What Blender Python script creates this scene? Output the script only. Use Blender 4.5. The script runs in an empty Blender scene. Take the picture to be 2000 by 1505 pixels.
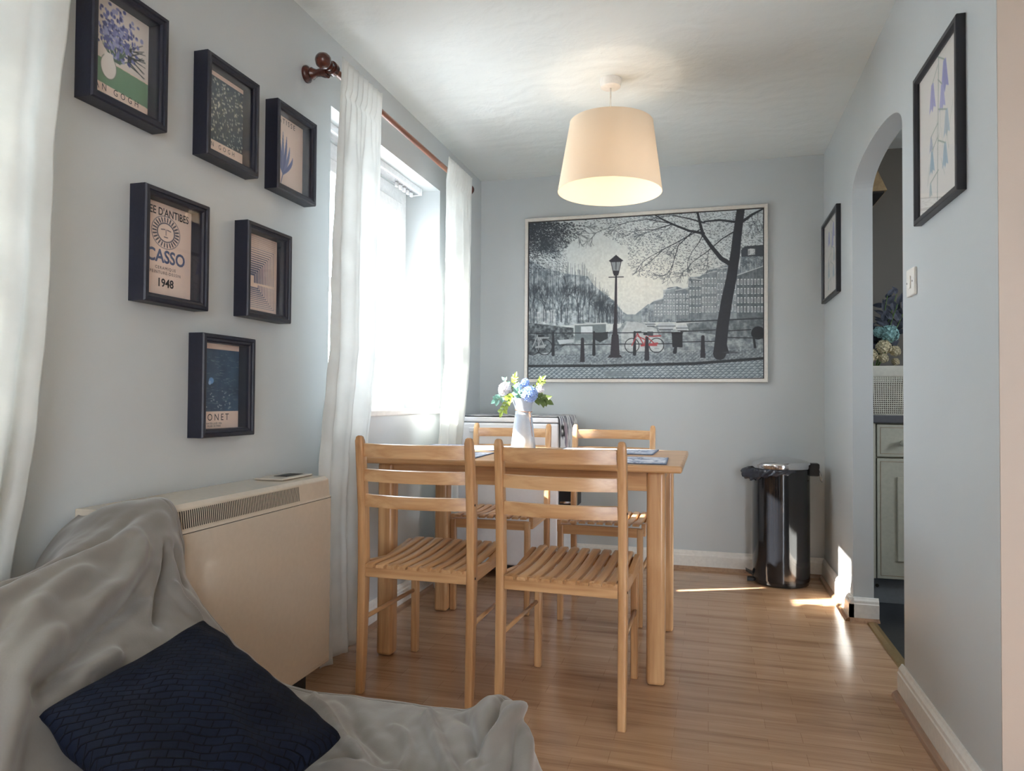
import bpy, bmesh, math, random
import numpy as np
from mathutils import Vector, Matrix, noise
random.seed(7)
PI = math.pi
sc = bpy.context.scene
col = sc.collection

# ------------------------------------------------------------------ camera
YAW, PITCH, ROLL, CAMH, FPX = 0.27058, 0.0202, 0.0066, 0.9676, 1384.465
def cam_axes():
    cy, sy, cp, sp = math.cos(YAW), math.sin(YAW), math.cos(PITCH), math.sin(PITCH)
    f = Vector((-sy*cp, cy*cp, sp)); r = Vector((cy, sy, 0)); u = r.cross(f)
    c, s = math.cos(ROLL), math.sin(ROLL)
    return c*r+s*u, -s*r+c*u, f
r_, u_, f_ = cam_axes()
cam_data = bpy.data.cameras.new('camera'); cam = bpy.data.objects.new('camera', cam_data); col.objects.link(cam)
cam_data.sensor_width = 36; cam_data.lens = FPX/2000*36; cam_data.clip_start = .02
M = Matrix((r_, u_, -f_)).transposed().to_4x4(); M.translation = (0, 0, CAMH)
cam.matrix_world = M
sc.camera = cam

# ------------------------------------------------------------------ light and exposure
sc.view_settings.view_transform = 'Standard'
try: sc.view_settings.look = 'None'
except Exception: pass
sc.view_settings.gamma = 1.0
sc.view_settings.exposure = 0.42
sc.view_settings.use_curve_mapping = False
sc.cycles.use_denoising = True
sc.cycles.max_bounces = 10
sc.cycles.diffuse_bounces = 6
sc.cycles.transparent_max_bounces = 12
sc.cycles.sample_clamp_indirect = 8
sc.cycles.caustics_reflective = False

w = bpy.data.worlds.new('sky'); sc.world = w; w.use_nodes = True
bg = w.node_tree.nodes['Background']
bg.inputs[0].default_value = (0.80, 0.89, 1.0, 1); bg.inputs[1].default_value = 11.5

def add_light(name, typ, loc, direction=None, **kw):
    l = bpy.data.lights.new(name, typ); o = bpy.data.objects.new(name, l); col.objects.link(o)
    o.location = loc
    if direction is not None:
        o.rotation_euler = Vector(direction).to_track_quat('-Z', 'Y').to_euler()
    for k, v in kw.items(): setattr(l, k, v)
    return o
hx, hy = 1.0, .43; hn = math.hypot(hx, hy); el = math.radians(34.8)
add_light('sun', 'SUN', (-6, 2, 6), (hx/hn*math.cos(el), hy/hn*math.cos(el), -math.sin(el)),
          energy=38, color=(1.0, .94, .86), angle=math.radians(.6))
def portal(loc, d, sx, sy):
    o = add_light('daylight_portal', 'AREA', loc, d, shape='RECTANGLE', size=sx, size_y=sy)
    o.data.cycles.is_portal = True
portal((-1.75, 2.97, 1.5), (1, 0, 0), 1.3, 1.3)
portal((-1.75, .45, 1.5), (1, 0, 0), 1.2, 1.3)
portal((1.65, -3.1, 1.1), (0, 1, 0), 1.9, 2.1)  # guides sky through the rear opening added for fill
portal((2.6, 2.7, 1.5), (-1, 0, 0), 1.0, 1.0)  # guides sky through the opening added to brighten the kitchen

# ------------------------------------------------------------------ helpers
def lin(c):
    return tuple(((v/255)/12.92 if v/255 <= .04045 else ((v/255+.055)/1.055)**2.4) for v in c)
def tag(o, label=None, cat=None, group=None, kind=None):
    if label: o['label'] = label
    if cat: o['category'] = cat
    if group: o['group'] = group
    if kind: o['kind'] = kind
    return o
def empty(name, loc=(0, 0, 0), rz=0, **k):
    o = bpy.data.objects.new(name, None); col.objects.link(o); o.location = loc; o.rotation_euler = (0, 0, rz)
    o.empty_display_size = .05
    return tag(o, **k)
class MB:
    def __init__(s): s.v = []; s.f = []; s.uv = None
    def add(s, vs, fs):
        n = len(s.v); s.v += [tuple(v) for v in vs]; s.f += [tuple(i+n for i in f) for f in fs]; return s
    def box(s, x0, x1, y0, y1, z0, z1, m=None):
        vs = [(x, y, z) for z in (z0, z1) for y in (y0, y1) for x in (x0, x1)]
        if m is not None: vs = [m @ Vector(v) for v in vs]
        return s.add(vs, [(0, 2, 3, 1), (4, 5, 7, 6), (0, 1, 5, 4), (2, 6, 7, 3), (0, 4, 6, 2), (1, 3, 7, 5)])
    def bar(s, p, q, w, h, up=(0, 0, 1)):
        p, q = Vector(p), Vector(q); d = (q-p).normalized(); r = d.cross(Vector(up)).normalized(); u = r.cross(d)
        vs = [a+r*i*w/2+u*j*h/2 for a in (p, q) for j in (-1, 1) for i in (-1, 1)]
        return s.add(vs, [(0, 2, 3, 1), (4, 5, 7, 6), (0, 1, 5, 4), (2, 6, 7, 3), (0, 4, 6, 2), (1, 3, 7, 5)])
    def lathe(s, prof, cx=0, cy=0, n=32, m=None, cap=True):
        base = len(s.v); vs = []
        for r, z in prof:
            for i in range(n):
                a = 2*PI*i/n; vs.append(Vector((cx+r*math.cos(a), cy+r*math.sin(a), z)))
        if m is not None: vs = [m @ v for v in vs]
        fs = [(k*n+i, k*n+(i+1) % n, (k+1)*n+(i+1) % n, (k+1)*n+i) for k in range(len(prof)-1) for i in range(n)]
        if cap:
            if prof[0][0] > 1e-6: fs.append(tuple(reversed(range(n))))
            if prof[-1][0] > 1e-6: fs.append(tuple((len(prof)-1)*n+i for i in range(n)))
        return s.add(vs, fs)
    def tube(s, pts, r, n=8, closed=False):
        pts = [Vector(p) for p in pts]; rs = r if isinstance(r, (list, tuple)) else [r]*len(pts)
        vs = []; prev = None
        for i, p in enumerate(pts):
            d = (pts[min(i+1, len(pts)-1)]-pts[max(i-1, 0)]).normalized()
            if prev is None: a = d.orthogonal().normalized()
            else: a = (prev-d*prev.dot(d)).normalized()
            prev = a; b = d.cross(a)
            vs += [p+(a*math.cos(2*PI*k/n)+b*math.sin(2*PI*k/n))*rs[i] for k in range(n)]
        m = len(pts)
        fs = [(i*n+k, i*n+(k+1) % n, (i+1)*n+(k+1) % n, (i+1)*n+k) for i in range(m-1) for k in range(n)]
        fs += [tuple(reversed(range(n))), tuple((m-1)*n+k for k in range(n))]
        return s.add(vs, fs)
    def prism(s, poly, z0, z1, m=None):      # poly in xy
        n = len(poly); vs = [Vector((x, y, z)) for z in (z0, z1) for x, y in poly]
        if m is not None: vs = [m @ v for v in vs]
        return s.add(vs, [tuple(reversed(range(n))), tuple(range(n, 2*n))]+[(i, (i+1) % n, n+(i+1) % n, n+i) for i in range(n)])
    def build(s, name, mat, parent=None, bevel=0, seg=2, smooth=False, loc=None, fix=True):
        me = bpy.data.meshes.new(name); me.from_pydata(s.v, [], s.f); 
        if fix:
            bm = bmesh.new(); bm.from_mesh(me); bmesh.ops.recalc_face_normals(bm, faces=bm.faces); bm.to_mesh(me); bm.free()
        me.update()
        me.materials.append(mat)
        o = bpy.data.objects.new(name, me); col.objects.link(o)
        if parent is not None: o.parent = parent
        if loc is not None: o.location = loc
        if smooth:
            for p in me.polygons: p.use_smooth = True
        if bevel:
            b = o.modifiers.new('bevel', 'BEVEL'); b.width = bevel; b.segments = seg; b.limit_method = 'ANGLE'; b.angle_limit = math.radians(40)
            b.harden_normals = False
        return o
def autosmooth(o, ang=35):
    me = o.data
    for p in me.polygons: p.use_smooth = True
    bm = bmesh.new(); bm.from_mesh(me)
    for e in bm.edges:
        if len(e.link_faces) == 2 and e.calc_face_angle(0) > math.radians(ang): e.smooth = False
    bm.to_mesh(me); bm.free(); return o
def copy_tree(o, parent=None):
    c = o.copy(); col.objects.link(c); c.parent = parent
    for ch in [k for k in bpy.data.objects if k.parent == o]: copy_tree(ch, c)
    return c
def struct(o): o['kind'] = 'structure'; return o

# ------------------------------------------------------------------ materials
class Mat:
    def __init__(s, name):
        s.m = bpy.data.materials.new(name); s.m.use_nodes = True; s.t = s.m.node_tree; s.n = s.t.nodes
        s.b = s.n['Principled BSDF']; s.out = s.n['Material Output']
    def node(s, typ, **kw):
        nd = s.n.new(typ)
        for k, v in kw.items():
            if k.startswith('i_'):
                key = k[2:]; key = int(key) if key.isdigit() else key
                nd.inputs[key].default_value = v
            else: setattr(nd, k, v)
        return nd
    def link(s, a, b): s.t.links.new(a, b)
    def coord(s, scale=(1, 1, 1), kind='Object', rot=(0, 0, 0)):
        tc = s.node('ShaderNodeTexCoord'); mp = s.node('ShaderNodeMapping')
        mp.inputs['Scale'].default_value = scale; mp.inputs['Rotation'].default_value = rot
        s.link(tc.outputs[kind], mp.inputs['Vector']); return mp.outputs[0]
    def ramp(s, fac, stops):
        r = s.node('ShaderNodeValToRGB'); e = r.color_ramp.elements
        while len(e) < len(stops): e.new(.5)
        for i, (p, c) in enumerate(stops): e[i].position = p; e[i].color = (*c, 1)
        s.link(fac, r.inputs[0]); return r.outputs[0]
    def bump(s, h, strength=.3, dist=.01):
        b = s.node('ShaderNodeBump'); b.inputs['Strength'].default_value = strength; b.inputs['Distance'].default_value = dist
        s.link(h, b.inputs['Height']); s.link(b.outputs[0], s.b.inputs['Normal']); return b
def plain(name, rgb, rough=.5, metal=0, bump=0, bscale=60, spec=None, var=.04, coat=0):
    a = Mat(name); c = lin(rgb)
    nz = a.node('ShaderNodeTexNoise', i_Scale=bscale, i_Detail=4.0); a.link(a.coord(), nz.inputs['Vector'])
    lo = tuple(max(0, v*(1-var)) for v in c); hi = tuple(min(1, v*(1+var)) for v in c)
    a.link(a.ramp(nz.outputs[0], [(.35, lo), (.65, hi)]), a.b.inputs['Base Color'])
    a.b.inputs['Roughness'].default_value = rough; a.b.inputs['Metallic'].default_value = metal
    if spec is not None: a.b.inputs['Specular IOR Level'].default_value = spec
    if coat: a.b.inputs['Coat Weight'].default_value = coat
    if bump: a.bump(nz.outputs[0], bump, .002)
    return a.m
def paint(name, rgb, rough=.42, bump=.12):
    a = Mat(name); c = lin(rgb)
    n1 = a.node('ShaderNodeTexNoise', i_Scale=1.3, i_Detail=3.0); n2 = a.node('ShaderNodeTexNoise', i_Scale=180.0, i_Detail=3.0)
    v = a.coord(); a.link(v, n1.inputs['Vector']); a.link(v, n2.inputs['Vector'])
    a.link(a.ramp(n1.outputs[0], [(.3, tuple(x*.97 for x in c)), (.7, tuple(min(1, x*1.03) for x in c))]), a.b.inputs['Base Color'])
    a.b.inputs['Roughness'].default_value = rough
    a.bump(n2.outputs[0], bump, .0015); return a.m
def wood(name, axis, c1, c2, c3, rough=.33, scale=1.0, coat=.25):
    a = Mat(name); sc_ = [22*scale]*3; sc_[axis] = 1.6*scale
    v = a.coord(tuple(sc_)); nz = a.node('ShaderNodeTexNoise', i_Scale=1.0, i_Detail=6.0, i_Roughness=.6, i_Distortion=.6); a.link(v, nz.inputs['Vector'])
    sc2 = [110*scale]*3; sc2[axis] = 3*scale
    n2 = a.node('ShaderNodeTexNoise', i_Scale=1.0, i_Detail=3.0); a.link(a.coord(tuple(sc2)), n2.inputs['Vector'])
    oi = a.node('ShaderNodeObjectInfo')
    mx = a.node('ShaderNodeMath', operation='MULTIPLY_ADD'); a.link(n2.outputs[0], mx.inputs[0]); mx.inputs[1].default_value = .35; a.link(nz.outputs[0], mx.inputs[2])
    rnd = a.node('ShaderNodeMath', operation='MULTIPLY_ADD'); a.link(oi.outputs['Random'], rnd.inputs[0]); rnd.inputs[1].default_value = .12; a.link(mx.outputs[0], rnd.inputs[2])
    a.link(a.ramp(rnd.outputs[0], [(.45, lin(c1)), (.68, lin(c2)), (.92, lin(c3))]), a.b.inputs['Base Color'])
    a.b.inputs['Roughness'].default_value = rough; a.b.inputs['Coat Weight'].default_value = coat; a.b.inputs['Coat Roughness'].default_value = .2
    a.bump(n2.outputs[0], .08, .001); return a.m
def fabric(name, rgb, trans=.0, rough=.9, wscale=700, sheen=.0, bump=.25, thin=.0):
    a = Mat(name); c = lin(rgb); v = a.coord()
    n1 = a.node('ShaderNodeTexNoise', i_Scale=9.0, i_Detail=5.0); a.link(v, n1.inputs['Vector'])
    n2 = a.node('ShaderNodeTexNoise', i_Scale=float(wscale), i_Detail=2.0); a.link(v, n2.inputs['Vector'])
    cr = a.ramp(n1.outputs[0], [(.3, tuple(x*.93 for x in c)), (.7, tuple(min(1, x*1.05) for x in c))])
    a.link(cr, a.b.inputs['Base Color']); a.b.inputs['Roughness'].default_value = rough
    a.b.inputs['Sheen Weight'].default_value = sheen
    bp = a.bump(n2.outputs[0], bump, .001)
    if trans:
        t = a.node('ShaderNodeBsdfTranslucent'); a.link(cr, t.inputs[0]); a.link(bp.outputs[0], t.inputs['Normal'])
        mx = a.node('ShaderNodeMixShader', i_0=trans); a.link(a.b.outputs[0], mx.inputs[1]); a.link(t.outputs[0], mx.inputs[2])
        last = mx.outputs[0]
        if thin:
            tr = a.node('ShaderNodeBsdfTransparent'); m2 = a.node('ShaderNodeMixShader', i_0=thin)
            a.link(last, m2.inputs[1]); a.link(tr.outputs[0], m2.inputs[2]); last = m2.outputs[0]
        a.link(last, a.out.inputs[0])
    return a.m
def glassmat(name, refl=.03):
    a = Mat(name); tr = a.node('ShaderNodeBsdfTransparent'); gl = a.node('ShaderNodeBsdfGlossy'); gl.inputs['Roughness'].default_value = .01
    lw_ = a.node('ShaderNodeLayerWeight', i_Blend=.5); pw = a.node('ShaderNodeMath', operation='POWER'); a.link(lw_.outputs['Facing'], pw.inputs[0]); pw.inputs[1].default_value = 4.0
    fr = a.node('ShaderNodeMath', operation='MULTIPLY_ADD'); a.link(pw.outputs[0], fr.inputs[0]); fr.inputs[1].default_value = .5; fr.inputs[2].default_value = refl
    mx = a.node('ShaderNodeMixShader'); a.link(fr.outputs[0], mx.inputs[0]); a.link(tr.outputs[0], mx.inputs[1]); a.link(gl.outputs[0], mx.inputs[2])
    a.link(mx.outputs[0], a.out.inputs[0]); return a.m
def vcol(name, rough=.55):
    a = Mat(name); at = a.node('ShaderNodeAttribute', attribute_name='ink'); a.link(at.outputs['Color'], a.b.inputs['Base Color'])
    a.b.inputs['Roughness'].default_value = rough; return a.m

m_wall = paint('grey_blue_wall_paint', (192, 198, 200), .38)
m_reveal = m_wall
m_warmwall = paint('beige_wall', (176, 165, 154), .5)  # beige tone for the living-room walls and the end of the right wall
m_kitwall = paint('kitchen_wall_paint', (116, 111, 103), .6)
m_white = plain('white_gloss_paint', (226, 224, 218), .3)
m_upvc = plain('white_plastic_window', (236, 238, 240), .25)
def ceiling_mat():
    a = Mat('textured_ceiling_paint'); v = a.coord()
    n1 = a.node('ShaderNodeTexNoise', i_Scale=5.0, i_Detail=6.0, i_Distortion=1.8, i_Roughness=.55); a.link(v, n1.inputs['Vector'])
    wv = a.node('ShaderNodeTexWave', i_Scale=3.0, i_Distortion=14.0, i_Detail=4.0); wv.wave_type = 'RINGS'; a.link(v, wv.inputs['Vector'])
    n2 = a.node('ShaderNodeTexNoise', i_Scale=60.0, i_Detail=3.0); a.link(v, n2.inputs['Vector'])
    ad = a.node('ShaderNodeMath', operation='MULTIPLY_ADD'); a.link(wv.outputs['Fac'], ad.inputs[0]); ad.inputs[1].default_value = .35; a.link(n1.outputs[0], ad.inputs[2])
    a2 = a.node('ShaderNodeMath', operation='MULTIPLY_ADD'); a.link(n2.outputs[0], a2.inputs[0]); a2.inputs[1].default_value = .2; a.link(ad.outputs[0], a2.inputs[2])
    a.b.inputs['Base Color'].default_value = (*lin((224, 230, 229)), 1); a.b.inputs['Roughness'].default_value = .5
    a.bump(a2.outputs[0], .26, .012); return a.m
m_ceil = ceiling_mat()
def floor_mat():
    a = Mat('oak_laminate_floor'); v = a.coord()
    br = a.node('ShaderNodeTexBrick'); a.link(v, br.inputs['Vector'])
    br.offset = .37; br.offset_frequency = 2
    br.inputs['Scale'].default_value = 1; br.inputs['Brick Width'].default_value = .26; br.inputs['Row Height'].default_value = .066
    br.inputs['Mortar Size'].default_value = .0008; br.inputs['Mortar Smooth'].default_value = .2; br.inputs['Bias'].default_value = 0
    br.inputs['Color1'].default_value = (0, 0, 0, 1); br.inputs['Color2'].default_value = (1, 1, 1, 1); br.inputs['Mortar'].default_value = (0, 0, 0, 1)
    g = a.node('ShaderNodeTexNoise', i_Scale=1.0, i_Detail=7.0, i_Roughness=.62, i_Distortion=.5); a.link(a.coord((1.6, 26, 1)), g.inputs['Vector'])
    g2 = a.node('ShaderNodeTexNoise', i_Scale=1.0, i_Detail=4.0); a.link(a.coord((8, 190, 1)), g2.inputs['Vector'])
    s1 = a.node('ShaderNodeMath', operation='MULTIPLY_ADD'); a.link(br.outputs['Color'], s1.inputs[0]); s1.inputs[1].default_value = .15; a.link(g.outputs[0], s1.inputs[2])
    s2 = a.node('ShaderNodeMath', operation='MULTIPLY_ADD'); a.link(g2.outputs[0], s2.inputs[0]); s2.inputs[1].default_value = .14; a.link(s1.outputs[0], s2.inputs[2])
    c = a.ramp(s2.outputs[0], [(.42, lin((150, 114, 86))), (.60, lin((176, 139, 107))), (.88, lin((196, 160, 127)))])
    mx = a.node('ShaderNodeMixRGB', blend_type='MULTIPLY'); a.link(br.outputs['Fac'], mx.inputs[0]); a.link(c, mx.inputs[1]); mx.inputs[2].default_value = (.80, .76, .72, 1)
    a.link(mx.outputs[0], a.b.inputs['Base Color'])
    a.b.inputs['Roughness'].default_value = .19
    a.b.inputs['Specular IOR Level'].default_value = .6
    a.bump(g2.outputs[0], .05, .001); return a.m
m_floor = floor_mat()
m_kfloor = plain('black_kitchen_vinyl', (38, 40, 44), .35, bump=.2)
PINE = ((152, 108, 70), (188, 143, 98), (210, 169, 124))
m_wx = wood('honey_wood_grain_x', 0, *PINE); m_wy = wood('honey_wood_grain_y', 1, *PINE); m_wz = wood('honey_wood_grain_z', 2, *PINE)
DARK = ((48, 22, 18), (78, 38, 30), (104, 55, 42))
m_rodwood = wood('dark_red_brown_turned_wood', 1, *DARK, rough=.25)
m_rodlight = wood('reddish_brown_rod_wood', 1, (92, 52, 38), (128, 78, 56), (150, 98, 72), rough=.28)
m_bead = wood('brown_floor_beading', 1, (118, 88, 66), (150, 116, 90), (172, 138, 108))
m_navy = plain('navy_black_stained_frame', (22, 25, 42), .45, bump=.25, bscale=90, var=.1)
m_black = plain('black_frame_paint', (26, 27, 36), .4, bump=.15)
m_silver = plain('champagne_silver_frame', (214, 210, 202), .35, metal=.15)
m_curtain = fabric('white_linen_curtain', (238, 240, 238), trans=.5, bump=.15, thin=.02)
m_throw = fabric('grey_suede_throw', (116, 111, 105), rough=.55, wscale=260, sheen=.35, bump=.18)
m_sofa = fabric('charcoal_sofa_fabric', (92, 90, 88))
m_cream = plain('cream_enamel', (196, 185, 169), .22, var=.02, coat=.3)
m_darkslot = plain('dark_slot', (34, 30, 28), .7)
m_glass = glassmat('clear_glass')
m_brass = plain('brass_strip', (176, 150, 104), .35, metal=.8)
m_chrome = plain('chrome', (214, 214, 216), .12, metal=1, var=.01)
m_gblack = plain('black_gloss_enamel', (22, 24, 28), .13, var=.05, coat=.5)
m_bplastic = plain('black_plastic', (28, 28, 30), .4)
m_bag = plain('black_bin_liner_film', (52, 56, 66), .16, bump=1.0, bscale=45)
m_fridge = plain('white_fridge_enamel', (232, 234, 238), .25, var=.01)
m_jug = plain('pale_grey_enamel', (154, 166, 178), .35)
m_twine = plain('jute_twine', (150, 110, 84), .9)
m_switch = plain('white_switch_plastic', (232, 230, 224), .3)
m_print = vcol('printed_paper')
m_cloth = vcol('printed_cloth', .85)
m_canvas = vcol('printed_canvas', .5)
m_ink = plain('black_print_ink', (34, 32, 36), .6)
m_inkblue = plain('slate_blue_print_ink', (92, 104, 140), .6)

# ------------------------------------------------------------------ room shell
WL, WR, YB, H = -1.3898, .6196, 4.2516, 2.35
T = .22       # outer wall thickness
def S(name, mb, mat, **k): return struct(mb.build(name, mat, **k))
S('floor', MB().box(WL-T, 3.2, -3.2, YB+.1, -.12, 0), m_floor)
S('floor_kitchen', MB().box(.70, 2.4, 1.92, YB+.02, .0, .004), m_kfloor)
S('ceiling', MB().box(WL-T, 3.2, -3.2, YB+.2, H, H+.15), m_ceil)
S('wall_back', MB().box(WL-T, .705, YB, YB+.2, 0, H), m_wall)
# left wall with two window openings
W1 = (2.40, 3.54, .915, 2.085); W2 = (-.15, .95, .915, 2.085)
lw = MB()
lw.box(WL-T, WL, W1[1], YB, 0, H); lw.box(WL-T, WL, W2[1], W1[0], 0, H); lw.box(WL-T, WL, -3.2, W2[0], 0, H)
for a, b, c, d in (W1, W2): lw.box(WL-T, WL, a, b, 0, c); lw.box(WL-T, WL, a, b, d, H)
S('wall_left', lw, m_wall)
# right wall with arch opening
AY0, AY1, ZS, ZA = 2.600, 3.455, 1.885, 2.005
rw = MB(); XR1 = .703
rw.box(WR, XR1, 1.80, AY0, 0, H); rw.box(WR, XR1, AY1, YB, 0, H)
N = 28; pts = []
for i in range(N+1):
    t = i/N; a = PI*(1-t); yy = (AY0+AY1)/2+(AY1-AY0)/2*math.cos(a)
    pts.append((yy, ZS+(ZA-ZS)*abs(math.sin(a))**.8))
for i in range(N):
    (y0, z0), (y1, z1) = pts[i], pts[i+1]
    vs = [(x, y, z) for x in (WR, XR1) for y, z in ((y0, z0), (y1, z1), (y1, H), (y0, H))]
    rw.add(vs, [(0, 1, 2, 3), (7, 6, 5, 4), (0, 4, 5, 1), (3, 2, 6, 7)])
S('wall_right', rw, m_wall, fix=False)
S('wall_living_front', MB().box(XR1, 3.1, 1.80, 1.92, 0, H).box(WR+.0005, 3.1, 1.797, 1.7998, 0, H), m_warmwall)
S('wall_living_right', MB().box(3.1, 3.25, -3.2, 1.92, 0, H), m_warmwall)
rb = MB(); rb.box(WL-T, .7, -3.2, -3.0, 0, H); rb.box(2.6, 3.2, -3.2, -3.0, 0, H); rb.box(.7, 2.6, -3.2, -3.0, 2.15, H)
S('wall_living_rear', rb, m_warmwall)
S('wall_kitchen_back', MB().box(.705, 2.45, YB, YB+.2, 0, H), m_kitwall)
S('wall_kitchen_right', MB().box(2.4, 2.55, 1.92, 2.2, 0, H).box(2.4, 2.55, 3.2, YB, 0, H).box(2.4, 2.55, 2.2, 3.2, 0, 1.0).box(2.4, 2.55, 2.2, 3.2, 2.0, H), m_kitwall)  # unseen side opening, added to bring daylight into the dim kitchen

# skirting boards: board + ogee top, plus floor beading
def skirt(name, p, q, inward, h=.105, t=.018):
    p, q, n = Vector((*p, 0)), Vector((*q, 0)), Vector((*inward, 0))
    prof = [(0, 0), (t, 0), (t, h-.028), (t-.003, h-.024), (t-.004, h-.014), (t-.010, h-.006), (t-.013, h), (0, h)]
    vs = [a+n*d+Vector((0, 0, z)) for a in (p, q) for d, z in prof]; k = len(prof)
    mb = MB().add(vs, [tuple(range(k)), tuple(reversed(range(k, 2*k)))]+[(i, (i+1) % k, k+(i+1) % k, k+i) for i in range(k)])
    o = S(name, mb, m_white)
    prof = [(t, 0), (t+.018, 0), (t+.014, .010), (t+.006, .016), (t, .018)]; k = len(prof)
    vs = [a+n*d+Vector((0, 0, z)) for a in (p, q) for d, z in prof]
    S('trim_1' if 'trim_1' not in bpy.data.objects else 'trim_%d' % (1+sum(1 for o_ in bpy.data.objects if o_.name.startswith('trim_'))),
      MB().add(vs, [tuple(range(k)), tuple(reversed(range(k, 2*k)))]+[(i, (i+1) % k, k+(i+1) % k, k+i) for i in range(k)]), m_bead)
skirt('baseboard_back', (WL, YB), (WR, YB), (0, -1))
skirt('baseboard_left', (WL, -3.0), (WL, YB), (1, 0))
skirt('baseboard_right_far', (WR, AY1-.018), (WR, YB), (-1, 0))
skirt('baseboard_right_near', (WR, 1.79), (WR, AY0+.018), (-1, 0))
skirt('baseboard_jamb', (WR-.018, AY1), (XR1+.018, AY1), (0, -1))
skirt('baseboard_living', (WR-.018, 1.80), (3.1, 1.80), (0, -1))
S('trim_threshold', MB().add([(x, y, z) for y in (AY0, AY1-.03) for x, z in ((.668, 0), (.672, .006), (.690, .010), (.708, .006), (.712, 0))],
  [(0, 1, 2, 3, 4), (9, 8, 7, 6, 5), (0, 5, 6, 1), (1, 6, 7, 2), (2, 7, 8, 3), (3, 8, 9, 4), (4, 9, 5, 0)]), m_brass)

# windows
def window(name, y0, y1, z0, z1, x=-1.595, transom=True):
    fr = MB(); d = .05; w_ = .075
    fr.box(x-d, x+.01, y0, y0+w_, z0, z1); fr.box(x-d, x+.01, y1-w_, y1, z0, z1)
    fr.box(x-d, x+.01, y0+w_, y1-w_, z0, z0+w_); fr.box(x-d, x+.01, y0+w_, y1-w_, z1-w_, z1)
    ym = (y0+y1)/2
    fr.box(x-d, x+.01, ym-.03, ym+.03, z0+w_, z1-w_)
    o = struct(fr.build(name, m_upvc, bevel=.004))
    for a, b in ((y0+w_, ym-.03), (ym+.03, y1-w_)):
        s = MB(); q = .062; e = .022
        s.box(x-.04, x+e, a, a+q, z0+w_, z1-w_); s.box(x-.04, x+e, b-q, b, z0+w_, z1-w_)
        s.box(x-.04, x+e, a+q, b-q, z0+w_, z0+w_+q); s.box(x-.04, x+e, a+q, b-q, z1-w_-q, z1-w_)
        zt = z0+.555
        s.box(x-.04, x+e, a+q, b-q, zt-.025, zt+.025)
        so = s.build('window_sash', m_upvc, o, bevel=.006)
        MB().box(x-.012, x-.008, a+q, b-q, z0+w_+q, z1-w_-q).build('window_pane', m_glass, so)
    h_ = MB().box(x+.022, x+.04, ym+.05, ym+.065, z0+.5, z0+.6).build('window_handle', m_upvc, o, bevel=.004)
    return o
window('window_1', *W1); window('window_2', *W2)
S('windowsill', MB().box(-1.60, WL+.03, W1[0]-.03, W1[1]+.03, W1[2]-.022, W1[2]+.004), m_white, bevel=.006).name = 'trim_sill_dining'
S('windowsill', MB().box(-1.60, WL+.03, W2[0]-.03, W2[1]+.03, W2[2]-.022, W2[2]+.004), m_white, bevel=.006).name = 'trim_sill_living'
# unseen patio window, added behind the camera to let in fill daylight
pf = MB()
for x0 in (.7, 1.62, 2.54): pf.box(x0, x0+.06, -3.12, -3.06, 0, 2.15)
pf.box(.7, 2.6, -3.12, -3.06, 0, .06); pf.box(.7, 2.6, -3.12, -3.06, 2.09, 2.15)
po = S('window_fill_rear', pf, m_upvc, bevel=.004)
MB().box(.76, 2.54, -3.095, -3.09, .06, 2.09).build('window_pane', m_glass, po)

# garden outside
m_grass = plain('pale_paving', (168, 170, 172), .9, var=.1, bscale=8)
m_leafout = plain('garden_foliage', (96, 120, 84), .8, var=.4, bscale=20)
S('ground', MB().box(-30, 30, -30, 30, -.5, -.3), m_grass)
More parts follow.
